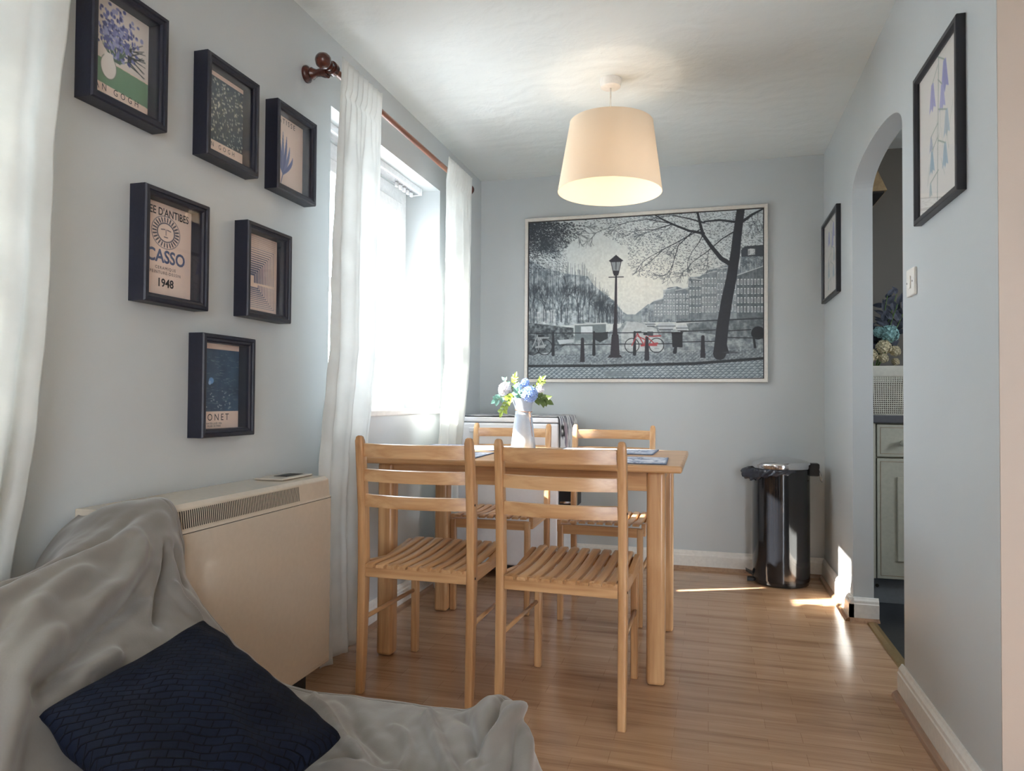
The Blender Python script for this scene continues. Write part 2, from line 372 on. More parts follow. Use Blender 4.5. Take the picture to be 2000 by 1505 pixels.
# ------------------------------------------------------------------ raster painting onto fine quad grids ("ink" colour attribute)
class Paint:
    def __init__(s, W, Hh, base):
        s.W, s.H = W, Hh; s.a = np.zeros((Hh, W, 3)); s.a[:] = base
        s.Y, s.X = np.mgrid[0:Hh, 0:W].astype(float)
        s.X += .5; s.Y += .5
    def blend(s, sl, m, c, al=1):
        m = np.clip(m, 0, 1)[..., None]*al; s.a[sl] = s.a[sl]*(1-m)+np.array(c, float)*m
    def line(s, p, q, w0, c, w1=None, al=1):
        w1 = w0 if w1 is None else w1; W = max(w0, w1)/2+1.5
        x0, x1 = sorted((p[0], q[0])); y0, y1 = sorted((p[1], q[1]))
        xa, xb = max(0, int(x0-W)), min(s.W, int(x1+W)+1); ya, yb = max(0, int(y0-W)), min(s.H, int(y1+W)+1)
        if xa >= xb or ya >= yb: return
        sl = (slice(ya, yb), slice(xa, xb)); X, Y = s.X[sl], s.Y[sl]
        dx, dy = q[0]-p[0], q[1]-p[1]; L = dx*dx+dy*dy+1e-9
        t = np.clip(((X-p[0])*dx+(Y-p[1])*dy)/L, 0, 1)
        d = np.hypot(X-p[0]-t*dx, Y-p[1]-t*dy); hw = (w0+(w1-w0)*t)/2
        if max(w0, w1) < 1: al = al*max(w0, w1); hw = np.maximum(hw, .5)
        s.blend(sl, hw-d+.5, c, al)
    def poly(s, P, c, al=1):
        P = np.array(P, float); xa, xb = max(0, int(P[:, 0].min())-1), min(s.W, int(P[:, 0].max())+2)
        ya, yb = max(0, int(P[:, 1].min())-1), min(s.H, int(P[:, 1].max())+2)
        if xa >= xb or ya >= yb: return
        sl = (slice(ya, yb), slice(xa, xb)); acc = 0
        for ox, oy in ((-.25, -.25), (.25, -.25), (-.25, .25), (.25, .25)):
            X, Y = s.X[sl]+ox, s.Y[sl]+oy; ins = np.zeros(X.shape, bool); n = len(P)
            for i in range(n):
                x1, y1 = P[i]; x2, y2 = P[(i+1) % n]
                if y1 == y2: continue
                cnd = ((y1 > Y) != (y2 > Y)) & (X < (x2-x1)*(Y-y1)/(y2-y1)+x1); ins ^= cnd
            acc = acc+ins*.25
        s.blend(sl, acc, c, al)
    def disc(s, x, y, rx, ry, c, al=1, ring=None):
        R = max(rx, ry)+2; xa, xb = max(0, int(x-R)), min(s.W, int(x+R)+1); ya, yb = max(0, int(y-R)), min(s.H, int(y+R)+1)
        if xa >= xb or ya >= yb: return
        sl = (slice(ya, yb), slice(xa, xb)); d = np.hypot((s.X[sl]-x)/rx, (s.Y[sl]-y)/ry); mr = min(rx, ry)
        m = (1-d)*mr+.5
        if ring: m = ring/2-np.abs(d-1)*mr+.5
        s.blend(sl, m, c, al)
    def mesh(s, name, mat, parent, origin, U, V, size_u, size_v):
        """grid plane: origin = top left corner, U to the right, V downwards"""
        W, Hh = s.W, s.H; o, U, V = Vector(origin), Vector(U), Vector(V)
        gx, gy = np.meshgrid(np.linspace(0, size_u, W), np.linspace(0, size_v, Hh))
        co = np.array(o)+gx[..., None]*np.array(U)+gy[..., None]*np.array(V)
        me = bpy.data.meshes.new(name); nv = W*Hh
        i = np.arange(nv).reshape(Hh, W); q = np.stack([i[:-1, :-1], i[1:, :-1], i[1:, 1:], i[:-1, 1:]], -1).reshape(-1, 4)
        me.vertices.add(nv); me.vertices.foreach_set('co', co.reshape(-1).astype(np.float32))
        me.loops.add(q.size); me.loops.foreach_set('vertex_index', q.reshape(-1).astype(np.int32))
        me.polygons.add(len(q)); me.polygons.foreach_set('loop_start', np.arange(0, q.size, 4, dtype=np.int32))
        try: me.polygons.foreach_set('loop_total', np.full(len(q), 4, dtype=np.int32))
        except Exception: pass
        me.update(calc_edges=True)
        s.ink(me)
        me.materials.append(mat); ob = bpy.data.objects.new(name, me); col.objects.link(ob); ob.parent = parent; return ob
    def ink(s, me):
        at = me.color_attributes.new('ink', 'FLOAT_COLOR', 'POINT'); a = np.clip(s.a/255, 0, 1)
        l = np.where(a <= .04045, a/12.92, ((a+.055)/1.055)**2.4)
        rgba = np.concatenate([l, np.ones((s.H, s.W, 1))], -1); at.data.foreach_set('color', rgba.reshape(-1).astype(np.float32))
def vnoise(W, Hh, cell, seed, octs=3):
    r = np.random.RandomState(seed); out = np.zeros((Hh, W)); amp = 1; tot = 0
    for o in range(octs):
        c = max(1.0, cell/2**o); gw, gh = int(W/c)+3, int(Hh/c)+3; g = r.rand(gh, gw)
        x = np.arange(W)/c; y = np.arange(Hh)/c; xi, yi = x.astype(int), y.astype(int); fx, fy = x-xi, y-yi
        fx = fx*fx*(3-2*fx); fy = fy*fy*(3-2*fy)
        A = g[np.ix_(yi, xi)]*(1-fx)+g[np.ix_(yi, xi+1)]*fx; B = g[np.ix_(yi+1, xi)]*(1-fx)+g[np.ix_(yi+1, xi+1)]*fx
        out += amp*(A*(1-fy)[:, None]+B*fy[:, None]); tot += amp; amp *= .5
    return out/tot
def text(parent, name, s, origin, U, V, size, mat, align='CENTER', bold=0, sx=1.0, spacing=1.0):
    cu = bpy.data.curves.new('t', 'FONT'); cu.body = s; cu.size = size; cu.align_x = align; cu.offset = bold; cu.space_character = spacing; cu.resolution_u = 3
    t = bpy.data.objects.new('t', cu); col.objects.link(t); bpy.context.view_layer.update()
    me = bpy.data.meshes.new_from_object(t.evaluated_get(bpy.context.evaluated_depsgraph_get()))
    bpy.data.objects.remove(t); bpy.data.curves.remove(cu)
    U, V, o = Vector(U), Vector(V), Vector(origin)
    for v in me.vertices: v.co = o+U*v.co.x*sx-V*v.co.y
    me.name = name; me.materials.clear(); me.materials.append(mat)
    ob = bpy.data.objects.new(name, me); col.objects.link(ob); ob.parent = parent; return ob

# ------------------------------------------------------------------ picture frames
def ring(mb, o, U, V, Nn, w_, h_, prof):
    """sweep the closed profile (inset, height) round a rectangle; o = top left, U right, V down, Nn out of the wall"""
    o, U, V, Nn = map(Vector, (o, U, V, Nn)); k = len(prof); vs = []
    for cx, cy, sx, sy in ((0, 0, 1, 1), (w_, 0, -1, 1), (w_, h_, -1, -1), (0, h_, 1, -1)):
        for d, n in prof: vs.append(o+U*(cx+sx*d)+V*(cy+sy*d)+Nn*n)
    fs = [(c*k+i, c*k+(i+1) % k, ((c+1) % 4)*k+(i+1) % k, ((c+1) % 4)*k+i) for c in range(4) for i in range(k)]
    return mb.add(vs, fs)
def slab(o, U, V, Nn, u0, u1, v0, v1, n0, n1):
    o, U, V, Nn = map(Vector, (o, U, V, Nn))
    vs = [o+U*a+V*b+Nn*c for c in (n0, n1) for b in (v0, v1) for a in (u0, u1)]
    return MB().add(vs, [(0, 2, 3, 1), (4, 5, 7, 6), (0, 1, 5, 4), (2, 6, 7, 3), (0, 4, 6, 2), (1, 3, 7, 5)])
BOXP = [(0, .0), (0, .046), (.003, .050), (.011, .050), (.013, .046), (.019, .045), (.023, .041), (.023, .002), (.020, 0)]
CREAM = (240, 218, 204)
def shadow_box(y0, z1, label, painter, texts=()):
    W_, H_ = .234, .292
    root = empty('picture_frame', (WL, y0, z1), label=label, cat='picture', group='deep black box frames on the left wall')
    o, U, V, Nn = (0, 0, 0), (0, 1, 0), (0, 0, -1), (1, 0, 0)
    ring(MB(), o, U, V, Nn, W_, H_, BOXP).build('frame', m_navy, root)
    slab(o, U, V, Nn, .02, W_-.02, .02, H_-.02, .001, .004).build('backing_board', m_black, root)
    P_ = Paint(126, 164, CREAM); painter(P_)
    pr = P_.mesh('print', m_print, root, (.006, .021, -.021), U, V, W_-.042, H_-.042)
    for s, cu, cv, size, mat, kw in texts:
        text(pr, 'lettering', s, (.0066, .021+cu*(W_-.042), -.021-cv*(H_-.042)), U, V, size, mat, **kw)
    slab(o, U, V, Nn, .022, W_-.022, .022, H_-.022, .036, .038).build('glass', m_glass, root)
    return root
rs = np.random.RandomState(3)
def p_irises(P):
    P.poly([(0, 96), (126, 100), (126, 140), (0, 134)], (110, 150, 120)); P.poly([(0, 0), (126, 0), (126, 98), (0, 96)], (226, 220, 214))
    P.poly([(0, 134), (126, 140), (126, 164), (0, 164)], CREAM)
    for i in range(34):
        a = rs.uniform(-2.6, -.5); L = rs.uniform(25, 60); x, y = 58+rs.uniform(-8, 8), 92
        P.line((x, y), (x+math.cos(a)*L, y+math.sin(a)*L), 2.2, (70, 100, 84), .6)
    for i in range(14):
        a = rs.uniform(-.7, .5); x, y = 82, 60+rs.uniform(0, 25); P.line((x, y), (x+36*math.cos(a), y+36*math.sin(a)), 2.6, (44, 56, 60), .8)
    for i in range(240):
        t = rs.rand(); x, y = rs.normal(58, 20), rs.normal(52, 20)
        if y > 92: continue
        c = [(90, 98, 160), (124, 132, 186), (70, 76, 130), (160, 166, 205)][rs.randint(4)]
        P.disc(x, y, rs.uniform(1.5, 4), rs.uniform(1.5, 4), c)
    P.disc(44, 106, 15, 19, (232, 230, 226)); P.disc(44, 106, 15, 19, (120, 130, 120), ring=1.2)
    P.poly([(37, 84), (52, 84), (54, 96), (34, 96)], (232, 230, 226))
def p_blossom(P):
    P.poly([(0, 10), (126, 10), (126, 132), (0, 132)], (38, 62, 78))
    for i in range(60):
        x, y = rs.uniform(0, 126), rs.uniform(14, 130); a = rs.uniform(-2.4, -.4)
        P.line((x, y), (x+22*math.cos(a), y+22*math.sin(a)), 1.6, (96, 100, 88), .5)
    for i in range(240): P.disc(rs.uniform(2, 124), rs.uniform(14, 130), rs.uniform(1, 2.8), rs.uniform(1, 2.8), (206, 206, 190), .8)
    P.poly([(0, 0), (126, 0), (126, 10), (0, 10)], CREAM); P.poly([(0, 132), (126, 132), (126, 164), (0, 164)], CREAM)
def p_branch(P):
    for k, (dx, L) in enumerate(((-26, 62), (-14, 84), (-2, 92), (12, 86), (24, 66), (36, 46))):
        c = (104, 114, 160) if k % 2 else (122, 132, 172); prev = (48, 128)
        for j in range(1, 13):
            t = j/12; p = (48+dx*math.sin(t*1.5), 128-L*t); P.line(prev, p, 2+7*math.sin(PI*min(1, t*1.02)), c, 2+7*math.sin(PI*min(1, t))); prev = p
    P.line((48, 126), (40, 150), 3, (104, 114, 160), 2)
def p_sun(P):
    for r in range(26):
        a = r/26*2*PI; P.line((63+23*math.cos(a), 50+19*math.sin(a)), (63+30*math.cos(a), 50+25*math.sin(a)), 2.4, (44, 46, 66))
    P.disc(63, 50, 20, 16, (60, 62, 86), ring=1.8); P.disc(63, 50, 33, 28, (70, 72, 96), ring=.9)
    for s_ in (-1, 1):
        P.line((63+s_*3, 45), (63+s_*11, 46), 1.3, (44, 46, 66))
    P.line((63, 45), (63, 54), 1, (44, 46, 66)); P.line((59, 58), (67, 58), 1.2, (44, 46, 66))
def p_lines(P):
    for k in range(13):
        v = 30+4.6*k; xr = 112-5.4*k
        if xr < 40: break
        P.line((0, v), (xr, v), .8+.26*k, (74, 84, 118)); P.line((xr, v), (xr, 100), .8+.26*k, (74, 84, 118))
    for k in range(11): 
        v = 112+3.9*k; xr = 60+5.4*k
        P.line((0, v), (xr, v), 2.6-.2*k, (84, 94, 130)); P.line((xr, v), (xr, 106), 2.4-.18*k, (84, 94, 130))
    for k in range(6): P.line((0, 6+4*k), (118, 6+4*k), .6, (150, 134, 130))
def p_pond(P):
    n = vnoise(126, 120, 26, 5)[..., None]
    P.a[12:130, 0:126] = (np.array([40, 62, 92])*(1-n)+np.array([74, 104, 132])*n)[:118]
    for i in range(110):
        x, y = rs.uniform(0, 126), rs.uniform(20, 128); P.line((x, y), (x+rs.uniform(4, 14), y+rs.uniform(-1, 1)), 1.2, (130, 150, 150), .4, al=.7)
    for i in range(24): P.disc(rs.uniform(30, 100), rs.uniform(90, 125), rs.uniform(1, 3), rs.uniform(.8, 1.6), (190, 196, 200), .8)
    P.disc(44, 72, 7, 6, (112, 160, 214)); P.disc(40, 76, 4, 4, (150, 188, 226))
    P.poly([(0, 0), (126, 0), (126, 12), (0, 12)], CREAM)
TI = dict(align='CENTER')
shadow_box(1.272, 1.940, 'black box frame with blue flowers in a white vase, beside the left edge curtain', p_irises,
    [('VAN GOGH', .44, .895, .022, m_ink, dict(spacing=1.75, sx=.86))])
shadow_box(1.655, 1.938, 'black box frame with a dark teal and cream blossom print, in the top row', p_blossom,
    [('VAN GOGH', .42, .885, .019, m_ink, dict(spacing=1.9, sx=.88)), ('1890', .72, .96, .014, m_ink, dict(spacing=1.1))])
shadow_box(1.988, 1.940, 'black box frame with a slate blue leaf branch print, nearest the curtain rod', p_branch,
    [('MATISSE', .42, .10, .024, m_ink, dict(spacing=1.5, sx=.95))])
shadow_box(1.437, 1.500, 'black box frame lettered with the year 1948 under a small sun face', p_sun,
    [("MUSEE D'ANTIBES", .44, .135, .0285, m_ink, dict(sx=.83, bold=.0004)), ('PICASSO', .42, .625, .047, m_inkblue, dict(sx=.95, bold=.0012)),
     ('CERAMIQUE', .5, .70, .011, m_ink, dict(spacing=1.3)), ('PEINTURE-DESSIN', .5, .75, .011, m_ink, dict(spacing=1.3)), ('1948', .5, .88, .030, m_ink, dict(bold=.0008))])
shadow_box(1.842, 1.508, 'black box frame with a print of nested navy right-angled lines', p_lines)
shadow_box(1.652, 1.148, 'black box frame with a dark blue pond print, lowest of the six', p_pond,
    [('MONET', .44, .90, .028, m_ink, dict(spacing=1.5, sx=.98)), ('WATER LILIES 1906', .42, .945, .008, m_ink, dict()), ('MUSEE DE PARIS', .42, .975, .008, m_ink, dict())])

# bluebell frames on the right wall
def p_bluebell(P):
    W_, H_ = P.W, P.H
    P.poly([(6, 6), (W_-6, 6), (W_-6, H_-6), (6, H_-6)], (232, 228, 222))
    P.line((W_*.52, 4), (W_*.47, H_*.96), 2, (128, 150, 140))
    def bell(x, y, s, c):
        P.poly([(x-2*s, y-8*s), (x+2*s, y-8*s), (x+4*s, y), (x+6*s, y+7*s), (x+2*s, y+5*s), (x, y+8*s), (x-2*s, y+5*s), (x-6*s, y+7*s), (x-4*s, y)], c)
        P.line((x, y-6*s), (x+.5*s, y+6*s), s*.8, tuple(v*.8 for v in c), al=.6); P.line((x, y-8*s), (W_*.5, y-14*s), 1.4, (120, 146, 130))
    for x, y, s, c in ((.36, .24, 2.1, (150, 150, 210)), (.66, .20, 2.3, (140, 142, 206)), (.60, .32, 1.9, (160, 162, 216))): bell(W_*x, H_*y, s, c)
    for x, y, s, c in ((.70, .52, 1.9, (170, 190, 204)), (.32, .55, 1.2, (168, 176, 196)), (.34, .68, 1.7, (148, 178, 196)), (.66, .72, 1.8, (158, 184, 202)), (.3, .86, 1.1, (166, 186, 190))): bell(W_*x, H_*y, s, c)
    for i in range(12):
        x, y = W_*rs.uniform(.2, .8), H_*rs.uniform(.45, .9); P.line((x, y), (x+rs.uniform(-14, 14), y-22), .8, (140, 160, 150), al=.7)
FLATP = [(0, 0), (0, .020), (.002, .022), (.014, .022), (.016, .019), (.019, .014), (.019, .002), (.016, 0)]
def bluebell(y1, z1, W_, H_, label):
    root = empty('picture_frame', (WR, y1, z1), label=label, cat='picture')
    o, U, V, Nn = (0, 0, 0), (0, -1, 0), (0, 0, -1), (-1, 0, 0)
    ring(MB(), o, U, V, Nn, W_, H_, FLATP).build('frame', m_black, root)
    slab(o, U, V, Nn, .01, W_-.01, .01, H_-.01, .001, .004).build('backing_board', m_black, root)
    P_ = Paint(150, 170, (222, 216, 210)); p_bluebell(P_)
    P_.mesh('print', m_print, root, (-.008, -.016, -.016), U, V, W_-.032, H_-.032)
    slab(o, U, V, Nn, .017, W_-.017, .017, H_-.017, .013, .0145).build('glass', m_glass, root)
bluebell(2.385, 1.945, .39, .445, 'thin black frame with a purple bluebell print, on the near side of the arch')
bluebell(4.205, 1.935, .47, .43, 'thin black frame with blue flower print, between the arch and the corner')

# large canal photograph
def p_canal(P):
    W_, H_ = P.W, P.H
    def c(x, y):
        u = (x-117)/1770; t = 205-100*u; b = 1380+5*u
        return (u*W_, (y-t)/(b-t)*H_)
    def cs(pts): return [c(*p) for p in pts]
    k = W_/1770
    yy = np.linspace(0, 1, H_)[:, None, None]; xx = np.linspace(0, 1, W_)[None, :, None]
    g = np.exp(-((xx-.5)**2/.12+(yy-.4)**2/.1))
    P.a[:] = np.array([196, 206, 210])*(1-g)+np.array([236, 236, 226])*g
    n = vnoise(W_, H_, 14*k*4, 2, 4); nf = vnoise(W_, H_, 5, 9, 2)
    R = np.random.RandomState(11)
    dk = (52, 58, 64)
    def mass(poly, c0, c1, seed, cell=16):
        Q = Paint(W_, H_, (0, 0, 0)); Q.poly(cs(poly), (1, 1, 1)); m = Q.a[..., :1]
        nn = np.clip((vnoise(W_, H_, cell, seed, 4)-.5)*2.2+.5, 0, 1)[..., None]
        P.a[:] = P.a*(1-m)+(np.array(c0)*(1-nn)+np.array(c1)*nn)*m
    # distant banks
    mass([(700, 800), (900, 900), (960, 900), (1060, 820), (1100, 960), (700, 960)], (120, 134, 142), (158, 168, 172), 21)
    # left bank: facades behind trees
    mass([(117, 480), (230, 540), (420, 590), (590, 610), (640, 680), (800, 800), (880, 900), (880, 965), (117, 990)], (112, 124, 132), (196, 206, 210), 22, 7)
    for i in range(420):
        x = R.uniform(120, 880); y0_ = 500+max(0, x-560)*1.15+R.uniform(0, 160); P.line(c(x, y0_), c(x+R.uniform(-2, 2), min(970, y0_+R.uniform(60, 260))), R.uniform(.5, 1.6), [(62, 72, 80), (208, 216, 220), (96, 106, 114)][R.randint(3)], al=.55)
    for i in range(60):
        x = R.uniform(120, 600); y = R.uniform(620, 900); P.poly(cs([(x, y), (x+14, y), (x+14, y+34), (x, y+34)]), [(190, 200, 206), (74, 84, 92)][R.randint(2)], .6)
    mass([(180, 880), (330, 860), (340, 980), (190, 990)], (150, 160, 166), (214, 220, 222), 23, 8)
    # right bank facades
    mass([(1000, 870), (1100, 800), (1160, 790), (1200, 700), (1270, 690), (1350, 720), (1360, 620), (1440, 615), (1500, 570), (1640, 530), (1720, 560), (1740, 400), (1890, 380), (1890, 960), (1000, 960)], (104, 116, 124), (172, 182, 188), 24, 8)
    for i in range(260):
        x = R.uniform(1000, 1890); t_ = 900-(x-1000)*.5+R.uniform(-10, 120); P.line(c(x, max(400, t_)), c(x, min(950, max(400, t_)+R.uniform(30, 160))), 1.0, [(64, 74, 82), (206, 212, 216)][R.randint(2)], al=.5)
    for x0, x1, t0, t1, c_ in ((1100, 1170, 800, 780, 140), (1170, 1260, 720, 700, 160), (1260, 1360, 720, 700, 126), (1360, 1450, 625, 640, 112), (1450, 1560, 600, 575, 138), (1560, 1700, 560, 540, 150), (1700, 1890, 610, 540, 84)):
        P.poly(cs([(x0, t0), (x1, t1), (x1, 940), (x0, 940)]), (c_, c_+9, c_+14), .6)
        nwin = max(3, int((x1-x0)/22))
        for r in range(4):
            for q in range(nwin):
                x = x0+(x1-x0)*(q+.25)/nwin; y = t0+30+r*(900-t0)/4.2; hgt = (900-t0)/4.2*.6; ww = (x1-x0)/nwin*.45
                P.poly(cs([(x-1, y-3), (x+ww+1, y-4), (x+ww+1, y+hgt), (x-1, y+hgt)]), (222, 228, 230), .95)
                P.poly(cs([(x+ww*.2, y+4), (x+ww*.8, y+3), (x+ww*.8, y+hgt*.9), (x+ww*.2, y+hgt*.9)]), (76, 88, 96), .7)
        P.line(c(x0, t0), c(x1, t1), 3*k*2, (200, 206, 208))
    P.poly(cs([(1730, 420), (1760, 390), (1890, 380), (1890, 465), (1735, 470)]), (66, 74, 82)); P.poly(cs([(1780, 410), (1830, 405), (1830, 455), (1780, 458)]), (206, 212, 214))
    # water
    mass([(885, 950), (980, 950), (1180, 1010), (1890, 1060), (1890, 1180), (1540, 1180), (1300, 1195), (117, 1205), (117, 1100), (760, 1030), (840, 1000)], (118, 128, 134), (176, 186, 190), 25, 8)
    P.poly(cs([(900, 955), (970, 955), (1120, 1010), (1180, 1180), (860, 1180), (850, 1040)]), (206, 212, 212), .75)
    for i in range(300):
        x, y = R.uniform(330, 1890), R.uniform(1040, 1195); P.line(c(x, y), c(x+R.uniform(10, 50), y+R.uniform(-2, 2)), .9, (96, 106, 112), al=.5)
    # quay walls, hedges, boats
    mass([(117, 960), (480, 1000), (480, 1090), (330, 1180), (117, 1200)], (58, 66, 72), (132, 142, 146), 26, 7)
    mass([(1340, 970), (1890, 930), (1890, 1140), (1640, 1070), (1360, 1030)], (92, 102, 108), (146, 156, 160), 27, 9)
    P.line(c(1270, 960), c(1890, 935), 4, (64, 72, 78))
    P.poly(cs([(490, 975), (735, 968), (735, 1085), (490, 1095)]), (122, 134, 138)); P.line(c(485, 975), c(740, 966), 4, (206, 212, 212)); P.poly(cs([(540, 990), (630, 988), (630, 1045), (540, 1045)]), (214, 222, 226))
    P.poly(cs([(650, 1040), (750, 1030), (750, 1080), (690, 1110), (650, 1090)]), (50, 56, 62)); P.poly(cs([(350, 1090), (480, 1085), (480, 1110), (370, 1125)]), (190, 198, 202))
    for x, y, ww, hh in ((1040, 960, 70, 30), (1120, 965, 140, 50), (1265, 985, 90, 40)):
        P.poly(cs([(x, y+hh*.4), (x+ww*.2, y), (x+ww*.8, y), (x+ww, y+hh*.4), (x+ww*.85, y+hh), (x+ww*.15, y+hh)]), (194, 202, 206)); P.line(c(x, y+hh*.5), c(x+ww, y+hh*.5), 2, (76, 86, 92)); P.line(c(x+ww*.15, y+hh), c(x+ww*.85, y+hh), 2, (50, 58, 64))
    P.disc(*c(1850, 1045), 48*k, 48*k, (38, 44, 50)); P.line(c(1820, 1080), c(1830, 1160), 6, (44, 50, 56))
    # pavement and road
    mass([(117, 1205), (1300, 1195), (1540, 1180), (1890, 1155), (1890, 1235), (1400, 1265), (117, 1282)], (112, 122, 128), (166, 176, 182), 28, 4)
    mass([(117, 1285), (1400, 1270), (1890, 1240), (1890, 1390), (117, 1390)], (136, 150, 158), (176, 188, 194), 29, 6)
    for r in range(8):
        y = 1306+r*14.0
        for q, x in enumerate(range(90, 1890, 40)):
            x_ = x+(r % 2)*20; yb_ = y-(x_-117)*.026*(1-r/9); P.line(c(x_, yb_), c(x_+18, yb_-9), 1.7, (66, 80, 90), al=.85); P.line(c(x_+18, yb_-9), c(x_+38, yb_), 1.5, (76, 90, 100), al=.75)
            P.line(c(x_+6, yb_+5), c(x_+20, yb_-2), 1.5, (214, 222, 226), al=.7)
    for r in range(6):
        y = 1207+r*12
        for x in range(117, 1890, 30): P.line(c(x+(r % 2)*15, y-(x-117)*.018), c(x+(r % 2)*15+15, y-3-(x-117)*.018), 1.3, (72, 84, 92), al=.7)
    P.poly(cs([(117, 1276), (700, 1276), (1400, 1262), (1890, 1226), (1890, 1246), (1400, 1284), (700, 1296), (117, 1296)]), (44, 50, 56))
    P.poly(cs([(720, 1330), (920, 1322), (950, 1365), (740, 1372)]), (128, 140, 146), .8)
    # bare trees
    def br(x, y, a, L, wd, d, col_, al=1, spread=.55):
        x2, y2 = x+math.cos(a)*L, y+math.sin(a)*L
        P.line(c(x, y), c(x2, y2), wd*k, col_, wd*.72*k, al)
        if d <= 0: return
        for q in range(R.randint(2, 4)): br(x2, y2, a+R.uniform(-spread, spread), L*R.uniform(.62, .86), wd*.66, d-1, col_, al, spread)
    for i in range(26):
        x = R.uniform(130, 780); hgt = 330-max(0, x-560)*.75-R.uniform(0, 60); br(x, 960, -PI/2+R.uniform(-.06, .06), hgt*.27, 4.6, 5, (62, 72, 80), .85, .42)
    for x, y, L, wd in ((160, 960, 90, 9), (240, 950, 90, 7), (380, 950, 100, 9), (430, 960, 90, 7), (520, 955, 85, 7), (600, 955, 75, 6), (680, 955, 65, 5), (740, 955, 50, 4), (790, 955, 38, 3), (840, 958, 25, 2)):
        br(x, y, -PI/2, L, wd, 5, (58, 66, 74), .85, .45)
    # top left foliage
    for i in range(2600):
        x = 117+abs(R.normal(0, 190)); y = 200+abs(R.normal(0, 130))
        if (x-117)/460+(y-200)/420 > 1.12: continue
        a = R.uniform(-.6, 1.4); P.line(c(x, y), c(x+11*math.cos(a), y+11*math.sin(a)), 5.5*k, (48, 54, 62), 2*k, .8)
    for i in range(700):
        x, y = R.uniform(117, 420), R.uniform(330, 600); P.line(c(x, y), c(x+8, y+5), 3.5*k, (70, 78, 86), 2*k, .6)
    for x, y, a in ((117, 210, .5), (117, 260, .3), (160, 200, .9), (260, 195, .7), (117, 330, .1), (400, 195, .5), (117, 420, -.1)): br(x, y, a, 75, 7, 5, (56, 64, 72), .8, .6)
    # fine leaves of the big tree
    for i in range(5200):
        x, y = R.uniform(560, 1890), R.uniform(130, 680)
        lim = 640-abs(x-1150)*.15 if x > 900 else 400-(900-x)*.55
        if y > lim or (x < 1000 and y > 330+(x-560)*.6): continue
        a = R.uniform(-.9, .9); P.line(c(x, y), c(x+9*math.cos(a), y+9*math.sin(a)), 3.6*k, (72, 80, 88), 2*k, .7)
    # big tree
    TC = (44, 48, 56)
    def path(pp, w0, w1, col_=TC):
        n_ = len(pp)-1
        for i in range(n_): P.line(c(*pp[i]), c(*pp[i+1]), (w0+(w1-w0)*i/n_)*k, col_, (w0+(w1-w0)*(i+1)/n_)*k)
    path([(1580, 1200), (1600, 1000), (1630, 800), (1665, 620), (1690, 450), (1705, 300), (1730, 105)], 92, 56)
    P.poly(cs([(1530, 1200), (1560, 1130), (1630, 1130), (1650, 1200)]), TC); P.disc(*c(1660, 1190), 60*k, 8*k, (70, 76, 82), .7)
    path([(1650, 520), (1590, 480), (1520, 390), (1460, 300), (1440, 220), (1420, 130)], 34, 16)
    path([(1465, 290), (1360, 270), (1240, 220), (1160, 180), (1110, 150)], 20, 8)
    path([(1690, 205), (1580, 190), (1470, 200)], 18, 12); path([(1470, 210), (1350, 175), (1230, 150)], 12, 5)
    path([(1745, 200), (1810, 150), (1890, 105)], 22, 12)
    path([(1680, 280), (1600, 330), (1500, 420), (1380, 510)], 10, 4); path([(1440, 260), (1300, 340), (1150, 420), (1060, 470)], 9, 3)
    path([(1380, 280), (1280, 380), (1240, 520), (1220, 600)], 8, 3); path([(1230, 220), (1100, 260), (990, 262)], 9, 3); path([(1460, 300), (1430, 360), (1380, 430)], 7, 3)
    path([(1240, 215), (1050, 180), (900, 200), (700, 260)], 7, 2); path([(1160, 420), (1050, 520), (940, 600)], 5, 2)
    for x, y, a in ((1240, 220, 2.4), (1100, 260, 2.8), (1060, 470, 2.5), (1240, 520, 2.0), (1380, 430, 2.0), (1380, 510, 2.2), (1230, 150, 3.0), (990, 262, 2.9), (900, 200, 2.8), (700, 260, 2.7), (1300, 340, 2.3), (1420, 130, -2), (1150, 180, 3.4), (1800, 150, 1.3), (1850, 130, 1.6), (1500, 420, 1.7)):
        br(x, y, a, 55, 5, 4, (66, 72, 80), .85, .7)
    # railing
    for x0, y0, x1, y1 in ((117, 1040, 1240, 1038), (1300, 1032, 1550, 1020), (1640, 1028, 1800, 1020), (330, 1128, 1240, 1122), (1310, 1110, 1550, 1106), (1640, 1078, 1890, 1085)):
        P.line(c(x0, y0), c(x1, y1), 6*k*1.2, (46, 52, 58))
    for x in (318, 642, 955): path([(x, 1040), (x, 1200)], 16, 26); P.disc(*c(x, 1034), 9*k, 9*k, TC)
    # lamp post
    LP = (54, 52, 60)
    path([(812, 610), (808, 980)], 15, 26, LP); path([(806, 980), (805, 1060)], 30, 40, LP); P.poly(cs([(780, 1050), (832, 1050), (842, 1215), (768, 1215)]), LP)
    P.poly(cs([(762, 1205), (848, 1205), (862, 1226), (748, 1226)]), LP); P.line(c(757, 618), c(868, 616), 5*k*1.4, LP)
    P.poly(cs([(770, 500), (852, 498), (832, 590), (790, 592)]), (150, 156, 158)); P.line(c(772, 502), c(792, 592), 2, LP); P.line(c(850, 500), c(830, 592), 2, LP); P.line(c(811, 500), c(811, 560), 2.2, LP)
    P.poly(cs([(788, 568), (834, 568), (828, 606), (794, 606)]), LP)
    P.poly(cs([(755, 494), (790, 466), (811, 448), (832, 466), (867, 492), (852, 502), (770, 504)]), LP)
    # bollards
    for x, t, b in ((552, 1078, 1258), (1048, 1072, 1242), (1460, 1065, 1230)):
        P.poly(cs([(x-12, t+10), (x+12, t+10), (x+19, b), (x-19, b)]), (50, 50, 58)); P.disc(*c(x, t+8), 13*k, 13*k, (50, 50, 58))
